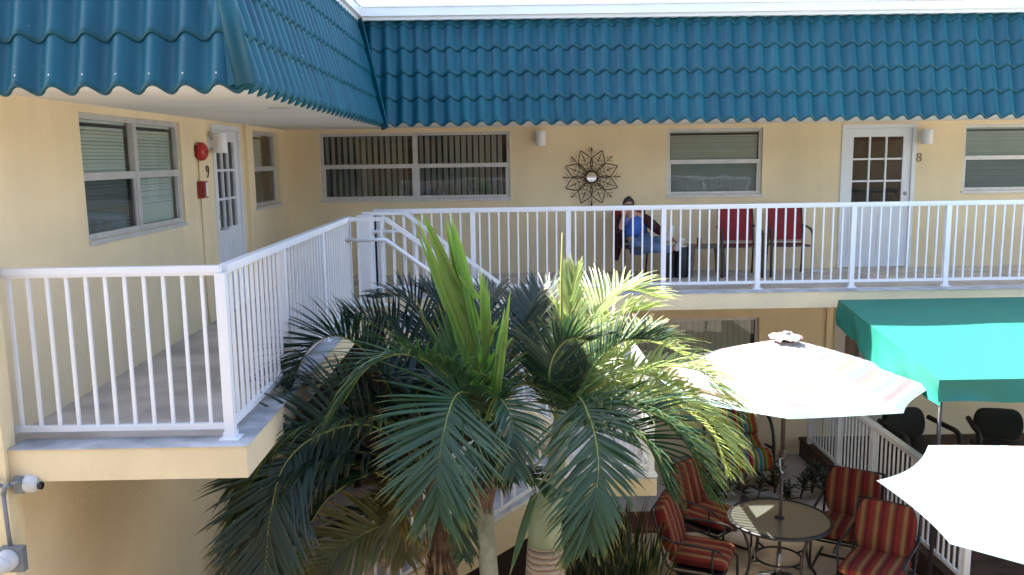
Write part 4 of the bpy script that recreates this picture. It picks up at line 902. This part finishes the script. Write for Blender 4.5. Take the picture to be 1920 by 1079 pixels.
fr(pP, [(912, 860, 6.25), (945, 885, 6.15), (985, 893, 6.05), (1012, 912, 6.0)], L=.30, n=30, droop=.5, seed=5, mtl='leaf_mid', vee=.1, tone=.35)
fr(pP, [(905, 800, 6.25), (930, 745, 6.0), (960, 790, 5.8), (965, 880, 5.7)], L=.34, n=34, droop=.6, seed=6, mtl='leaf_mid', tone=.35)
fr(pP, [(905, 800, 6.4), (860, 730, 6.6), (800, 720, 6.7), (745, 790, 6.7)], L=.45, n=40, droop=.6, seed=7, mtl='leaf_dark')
# fresh, half opened leaf
def fan(p0, p1, tips, Y0, Y1, n, rnd):
    out = []
    for k in range(n):
        t = k/(n-1); a = p0[0]+(p1[0]-p0[0])*t, p0[1]+(p1[1]-p0[1])*t
        i = min(len(tips)-2, int(t*(len(tips)-1))); f = t*(len(tips)-1)-i; q = tips[i][0]+(tips[i+1][0]-tips[i][0])*f, tips[i][1]+(tips[i+1][1]-tips[i][1])*f
        out.append((at(a[0]+rnd.uniform(-4, 4), a[1], Y0), at(q[0]+rnd.uniform(-4, 4), q[1]+rnd.uniform(-10, 12), Y1+rnd.uniform(-.05, .05))))
    return out
rnd = random.Random(8)
B1 = fan((905, 770), (888, 600), [(773, 412), (777, 404), (790, 402), (796, 408)], 6.2, 6.05, 7, rnd)+fan((905, 760), (893, 610), [(800, 425), (808, 450), (815, 480)], 6.2, 6.1, 4, rnd)
B2 = fan((902, 740), (888, 560), [(830, 416), (833, 410), (842, 408)], 6.2, 6.15, 5, rnd)+fan((905, 740), (900, 560), [(846, 412), (850, 450), (856, 520)], 6.2, 6.15, 4, rnd)
B3 = fan((915, 790), (905, 640), [(900, 500), (915, 520), (922, 570), (938, 610)], 6.15, 6.1, 11, rnd)+fan((930, 790), (912, 680), [(958, 540), (944, 600), (966, 640)], 6.1, 5.95, 7, rnd)
B4 = fan((880, 790), (850, 650), [(770, 560), (800, 600), (830, 560)], 6.15, 5.95, 8, rnd)
blade_leaf(pP, B1+B2, w=.05); blade_leaf(pP, B3, 'leaf_fresh', seed=2, w=.042); blade_leaf(pP, B4, 'leaf_mid', seed=3, w=.036)
blade_leaf(pP, [(at(1005, 925, 5.95), at(955, 1085, 5.85)), (at(1000, 930, 5.97), at(960, 1060, 5.9))], 'leaf_mid', w=.045, seed=5, name='hanging_leaflet')
# --- palm Q: fat swollen shaft
YQ = 6.45; q0 = at(1022, 1079, YQ)
pQ = thing('palm_tree', 'palm with the swollen pale trunk ringed with old leaf scars', 'palm tree', (q0.x, YQ, 0), group='palms in the courtyard')
m = MB(); m.tube([(q0.x, YQ, -.02), (q0.x, YQ, .5), tuple(at(1022, 1079, YQ)), tuple(at(1022, 1018, YQ))], [.15, .15, .158, .140], 24); obj('trunk', m, 'trunk_ringed', pQ, world=True)
m = MB(); m.tube([at(1022, 1020, YQ), at(1022, 980, YQ), at(1030, 940, YQ), at(1038, 905, YQ), at(1043, 870, YQ), at(1048, 800, YQ), at(1052, 740, YQ)], [.136, .130, .104, .082, .070, .05, .02], 24); obj('crownshaft', m, 'shaft_green', pQ, world=True)
cq = (1050, 800, 6.45)
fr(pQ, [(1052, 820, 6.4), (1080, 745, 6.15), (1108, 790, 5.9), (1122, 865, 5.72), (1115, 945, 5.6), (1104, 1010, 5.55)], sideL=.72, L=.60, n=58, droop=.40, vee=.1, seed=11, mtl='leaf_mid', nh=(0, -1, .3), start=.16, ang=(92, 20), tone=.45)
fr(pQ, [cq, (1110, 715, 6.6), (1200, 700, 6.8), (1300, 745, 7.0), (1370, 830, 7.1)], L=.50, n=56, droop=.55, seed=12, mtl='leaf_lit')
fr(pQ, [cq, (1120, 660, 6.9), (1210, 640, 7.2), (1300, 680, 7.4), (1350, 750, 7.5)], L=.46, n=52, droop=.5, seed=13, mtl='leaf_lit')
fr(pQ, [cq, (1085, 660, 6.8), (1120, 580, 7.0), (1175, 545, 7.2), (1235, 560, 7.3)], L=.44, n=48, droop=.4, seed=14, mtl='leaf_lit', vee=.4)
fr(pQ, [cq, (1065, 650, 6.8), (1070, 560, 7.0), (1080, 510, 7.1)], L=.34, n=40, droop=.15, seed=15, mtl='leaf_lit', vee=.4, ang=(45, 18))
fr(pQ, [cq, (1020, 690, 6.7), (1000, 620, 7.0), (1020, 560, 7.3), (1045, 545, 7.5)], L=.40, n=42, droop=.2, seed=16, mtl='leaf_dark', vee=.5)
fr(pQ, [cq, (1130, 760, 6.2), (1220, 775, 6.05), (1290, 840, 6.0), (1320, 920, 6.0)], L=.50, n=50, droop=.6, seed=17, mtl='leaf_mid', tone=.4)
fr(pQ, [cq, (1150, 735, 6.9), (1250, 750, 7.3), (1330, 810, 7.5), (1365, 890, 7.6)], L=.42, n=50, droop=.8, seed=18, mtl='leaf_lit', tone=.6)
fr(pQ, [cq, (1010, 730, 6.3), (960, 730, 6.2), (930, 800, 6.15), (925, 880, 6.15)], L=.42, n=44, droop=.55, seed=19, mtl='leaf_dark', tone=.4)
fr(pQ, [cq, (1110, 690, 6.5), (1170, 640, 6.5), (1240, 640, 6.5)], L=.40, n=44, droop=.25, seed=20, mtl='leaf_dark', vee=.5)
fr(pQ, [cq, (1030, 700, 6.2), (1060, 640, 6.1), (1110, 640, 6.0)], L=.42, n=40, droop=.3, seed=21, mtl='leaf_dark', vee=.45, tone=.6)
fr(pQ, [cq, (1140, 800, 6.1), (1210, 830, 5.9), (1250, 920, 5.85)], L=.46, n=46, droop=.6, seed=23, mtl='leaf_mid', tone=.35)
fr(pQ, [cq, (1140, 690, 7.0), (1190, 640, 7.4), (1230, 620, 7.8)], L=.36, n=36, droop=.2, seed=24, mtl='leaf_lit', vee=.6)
for i_, pp in enumerate(([(1130, 730, 6.7), (1230, 690, 6.8), (1320, 700, 6.9), (1375, 760, 6.95)], [(1140, 770, 6.6), (1240, 740, 6.6), (1330, 790, 6.6), (1385, 870, 6.6)],
        [(1130, 760, 6.8), (1210, 770, 6.9), (1290, 820, 7.0), (1340, 900, 7.0)], [(1100, 690, 6.9), (1150, 600, 7.1), (1215, 580, 7.2)], [(1110, 750, 7.0), (1180, 730, 7.2), (1250, 760, 7.4), (1290, 830, 7.4)])):
    fr(pQ, [cq]+pp, L=.42, n=34, w=.036, droop=.5, seed=60+i_, mtl='leaf_lit' if i_ != 6 else 'leaf_mid', vee=.3, tone=.6, ang=(62, 26))
m = MB(); m.tube([at(1050, 800, 6.45), at(1053, 650, 6.5), at(1053, 520, 6.5), at(1054, 436, 6.5)], [.02, .016, .012, .002], 8); obj('spear_leaf', m, 'rachis', pQ, world=True)
# --- palm R: shaggy trunk, fronds to the left
YR = 6.55; r0 = at(832, 1079, YR)
pR = thing('palm_tree', 'palm with the shaggy brown fibrous trunk and fronds hanging out to the left', 'palm tree', (r0.x, YR, 0), group='palms in the courtyard')
m = MB(); m.tube([(r0.x, YR, -.02), (r0.x, YR, .6), tuple(r0), tuple(at(828, 1000, YR)), tuple(at(815, 930, YR)), tuple(at(800, 860, YR))], [.09, .09, .10, .085, .07, .03], 14); obj('trunk', m, 'dead', pR, world=True)
m = MB(); rnd = random.Random(9)
for k in range(70):
    a = rnd.uniform(0, 6.3); z = rnd.uniform(0, .55); cc_ = at(825, 1010, YR)+V((.10*math.cos(a), .10*math.sin(a), z-.25)); ln = rnd.uniform(.15, .42)
    m.tube([cc_, cc_+V((.03*math.cos(a), .03*math.sin(a), -ln*.5)), cc_+V((.02*math.cos(a)+rnd.uniform(-.03, .03), .02*math.sin(a), -ln))], [.006, .009 if k % 5 else .022, .002], 4, flat=.5, mi=k % 2)
obj('dead_fibres', m, ['dead', 'dead_pale'], pR, world=True)
cr_ = (800, 880, 6.55)
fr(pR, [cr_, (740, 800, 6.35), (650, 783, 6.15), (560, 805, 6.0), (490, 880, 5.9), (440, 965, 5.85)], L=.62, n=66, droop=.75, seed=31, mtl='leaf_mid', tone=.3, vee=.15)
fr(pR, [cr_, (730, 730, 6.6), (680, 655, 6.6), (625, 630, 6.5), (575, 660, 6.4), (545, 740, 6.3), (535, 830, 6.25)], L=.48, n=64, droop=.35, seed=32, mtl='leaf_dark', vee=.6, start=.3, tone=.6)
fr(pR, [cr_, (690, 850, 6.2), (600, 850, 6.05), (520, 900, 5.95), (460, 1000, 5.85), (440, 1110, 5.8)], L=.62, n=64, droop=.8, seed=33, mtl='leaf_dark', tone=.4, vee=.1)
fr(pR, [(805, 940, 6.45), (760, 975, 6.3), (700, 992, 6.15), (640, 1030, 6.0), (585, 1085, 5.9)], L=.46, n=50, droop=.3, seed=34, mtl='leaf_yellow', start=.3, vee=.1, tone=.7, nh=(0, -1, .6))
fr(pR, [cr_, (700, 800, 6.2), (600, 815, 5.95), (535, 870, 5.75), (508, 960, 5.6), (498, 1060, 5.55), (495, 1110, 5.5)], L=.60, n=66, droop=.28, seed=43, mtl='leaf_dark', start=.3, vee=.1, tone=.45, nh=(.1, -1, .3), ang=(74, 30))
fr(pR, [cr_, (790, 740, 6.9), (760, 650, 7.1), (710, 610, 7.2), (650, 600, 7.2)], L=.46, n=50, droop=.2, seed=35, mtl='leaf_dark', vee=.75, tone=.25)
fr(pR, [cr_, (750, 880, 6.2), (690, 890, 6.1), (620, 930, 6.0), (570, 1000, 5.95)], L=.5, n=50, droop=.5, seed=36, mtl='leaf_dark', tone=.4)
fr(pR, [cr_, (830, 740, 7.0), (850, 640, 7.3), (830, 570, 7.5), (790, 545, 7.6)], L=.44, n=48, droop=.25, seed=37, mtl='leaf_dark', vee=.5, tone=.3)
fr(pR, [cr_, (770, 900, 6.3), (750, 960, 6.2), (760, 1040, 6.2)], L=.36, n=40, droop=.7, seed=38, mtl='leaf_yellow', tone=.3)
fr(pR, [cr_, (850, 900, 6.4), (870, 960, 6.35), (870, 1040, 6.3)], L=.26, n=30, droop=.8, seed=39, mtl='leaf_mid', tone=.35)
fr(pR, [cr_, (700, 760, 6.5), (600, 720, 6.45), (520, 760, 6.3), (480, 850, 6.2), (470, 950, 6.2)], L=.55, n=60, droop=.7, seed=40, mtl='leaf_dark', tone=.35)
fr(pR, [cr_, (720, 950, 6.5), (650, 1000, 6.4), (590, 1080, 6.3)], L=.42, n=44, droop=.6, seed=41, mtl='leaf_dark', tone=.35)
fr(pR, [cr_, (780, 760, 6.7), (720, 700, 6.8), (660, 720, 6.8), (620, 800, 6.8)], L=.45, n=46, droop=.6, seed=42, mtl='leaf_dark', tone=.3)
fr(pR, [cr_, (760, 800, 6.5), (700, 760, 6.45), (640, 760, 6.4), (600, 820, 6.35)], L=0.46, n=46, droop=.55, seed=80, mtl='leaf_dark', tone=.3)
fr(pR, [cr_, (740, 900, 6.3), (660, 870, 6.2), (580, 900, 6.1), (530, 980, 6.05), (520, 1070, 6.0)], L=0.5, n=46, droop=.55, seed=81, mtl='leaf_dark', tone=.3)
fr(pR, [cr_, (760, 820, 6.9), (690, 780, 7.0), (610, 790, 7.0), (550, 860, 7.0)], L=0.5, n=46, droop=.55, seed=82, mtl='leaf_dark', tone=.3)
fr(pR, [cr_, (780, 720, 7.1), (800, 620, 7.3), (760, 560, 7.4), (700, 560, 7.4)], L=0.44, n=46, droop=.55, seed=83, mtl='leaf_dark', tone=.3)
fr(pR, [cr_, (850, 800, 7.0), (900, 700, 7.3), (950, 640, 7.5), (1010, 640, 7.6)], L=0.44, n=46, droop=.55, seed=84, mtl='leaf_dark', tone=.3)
# ================================================================== LOW PLANTS
def bush(label, p, h, n, seed, group, cat='plant', mtl='leaf_bush', L=.16, w=.045, name='croton_plant'):
    t = thing(name, label, cat, p, 0, group); rnd = random.Random(seed); mb = MB(); mb.c = []; st_ = MB()
    ns_ = 3 if h > .3 else 2
    for s_ in range(ns_):
        a = rnd.uniform(0, 6.28); tip = V((.10*math.cos(a)*rnd.uniform(.3, 1.3), .10*math.sin(a), h*rnd.uniform(.75, 1.05))); st_.tube([(0, 0, 0), tip*.5+V((.01, 0, 0)), tip], [.012, .009, .005], 5)
        for k in range(n):
            f = .35+.65*k/n; q = tip*f; b = k*2.4+rnd.uniform(-.3, .3); d = V((math.cos(b), math.sin(b), .25+.9*(f-.4))); leaflet(mb, q, d, V((0, 0, 1)), L*rnd.uniform(.7, 1.2), w*rnd.uniform(.8, 1.2), .6, rnd, seg=4, tone=.5)
    obj('stems', st_, 'wood_brown', t); obj('foliage', mb, mtl, t); return t
pl = [(1262, 960, 'beside the stair landing'), (1335, 945, 'behind the far left cushioned chair'), (1362, 935, 'second from the left in the row behind the table'), (1395, 940, 'in front of the rainbow chair'), (1420, 935, 'with the orange flower'), (1452, 925, 'just left of the umbrella pole'), (1500, 935, 'just right of the umbrella pole'), (1522, 925, 'left of the far right chair'), (1548, 940, 'nearest the brown deck'), (1480, 950, 'hidden partly by the table rim')]
for i, (px, py, wh) in enumerate(pl):
    d = _f + RIGHT*((px-960)/FPX) + UP*((539.5-py)/FPX); gp = CAM+d*(-CAM.z/d.z); bush('low dark leafy plant '+wh, (gp.x, gp.y, 0), [.45, .34, .3, .3, .3, .5, .42, .50, .4, .25][i], 13, 50+i, 'dark leafy plants behind the glass table')
gp = V((3.02, 10.7, 0)); m = MB(); 
for k in range(5): a = k*1.26; m.pillow((gp.x+.02*math.cos(a), gp.y+.02*math.sin(a)-.06, .36), (.04, .03, .025), 1., nu=8, nv=5)
m.tube([(gp.x, gp.y-.05, .0), (gp.x, gp.y-.06, .36)], .004, 4)
tag(obj('orange_flower', m, 'canopy_orange'), 'small orange flower among the dark plants', 'flower')
for i, (px, Y_, sz) in enumerate(((1125, 8.0, .62), (1165, 7.9, .66), (1200, 7.7, .55), (1140, 7.4, .5), (1215, 7.35, .42), (1100, 7.5, .5), (1180, 7.3, .5))):
    gx = at(px, 1000, Y_).x; sz *= 1.55; t = thing('spiky_plant', ['yellow edged spiky plant under the landing, leftmost at the back', 'tall yellow edged spiky plant in the middle of the clump', 'yellow edged spiky plant at the right back of the clump', 'low spiky plant in the middle front of the clump', 'small spiky plant beside the near left chair', 'spiky plant next to the swollen palm trunk', 'low spiky plant right of the hanging frond tips'][i], 'plant', (gx, Y_, 0), 0, 'spiky plants beside the swollen palm')
    rnd = random.Random(70+i); mb = MB(); mb.c = []
    for k in range(95):
        a = rnd.uniform(0, 6.28); rr_ = rnd.uniform(0, .14); d = V((math.cos(a)*.45, math.sin(a)*.45, rnd.uniform(1.0, 2.6))); leaflet(mb, V((rr_*math.cos(a), rr_*math.sin(a), rnd.uniform(0, .3))), d, V((math.cos(a), math.sin(a), -.3)), sz*rnd.uniform(.6, 1.15), .026*rnd.uniform(.8, 1.6), rnd.uniform(.1, .8), rnd, seg=6, tone=.5)
    obj('leaves', mb, 'leaf_low', t)
# ================================================================== LIGHT
SUN = V((-.68, .27, 1.)).normalized()
el = math.asin(SUN.z); az = math.atan2(SUN.x, SUN.y)
sun = bpy.data.lights.new('sun', 'SUN'); sun.energy = 5.0; sun.angle = R(.53); sun.color = (1, .95, .87)
so = bpy.data.objects.new('sun', sun); COL.objects.link(so); so.rotation_euler = SUN.to_track_quat('Z', 'Y').to_euler(); so.location = (-10, 5, 20)
wd = bpy.data.worlds.new('World'); scn.world = wd; wd.use_nodes = True; n = wd.node_tree
sk = n.nodes.new('ShaderNodeTexSky'); sk.sky_type = 'NISHITA'; sk.sun_disc = False; sk.sun_elevation = el; sk.sun_rotation = az; sk.altitude = 0; sk.air_density = 1.0; sk.dust_density = 2.5; sk.ozone_density = 1
bg = n.nodes['Background']; bg.inputs['Strength'].default_value = .105; n.links.new(sk.outputs[0], bg.inputs[0])
cam = bpy.data.cameras.new('camera'); co = bpy.data.objects.new('camera', cam); COL.objects.link(co); scn.camera = co
cam.sensor_width = 36; cam.lens = FPX/1920*36; cam.clip_start = .05; cam.clip_end = 500
co.matrix_world = Matrix(((RIGHT.x, UP.x, -_f.x, CAM.x), (RIGHT.y, UP.y, -_f.y, CAM.y), (RIGHT.z, UP.z, -_f.z, CAM.z), (0, 0, 0, 1)))
scn.view_settings.view_transform = 'Standard'; scn.view_settings.look = 'None'; scn.view_settings.gamma = 1; scn.view_settings.exposure = 2.66
scn.render.engine = 'CYCLES'; scn.cycles.max_bounces = 8; scn.cycles.transparent_max_bounces = 12; scn.cycles.use_denoising = True
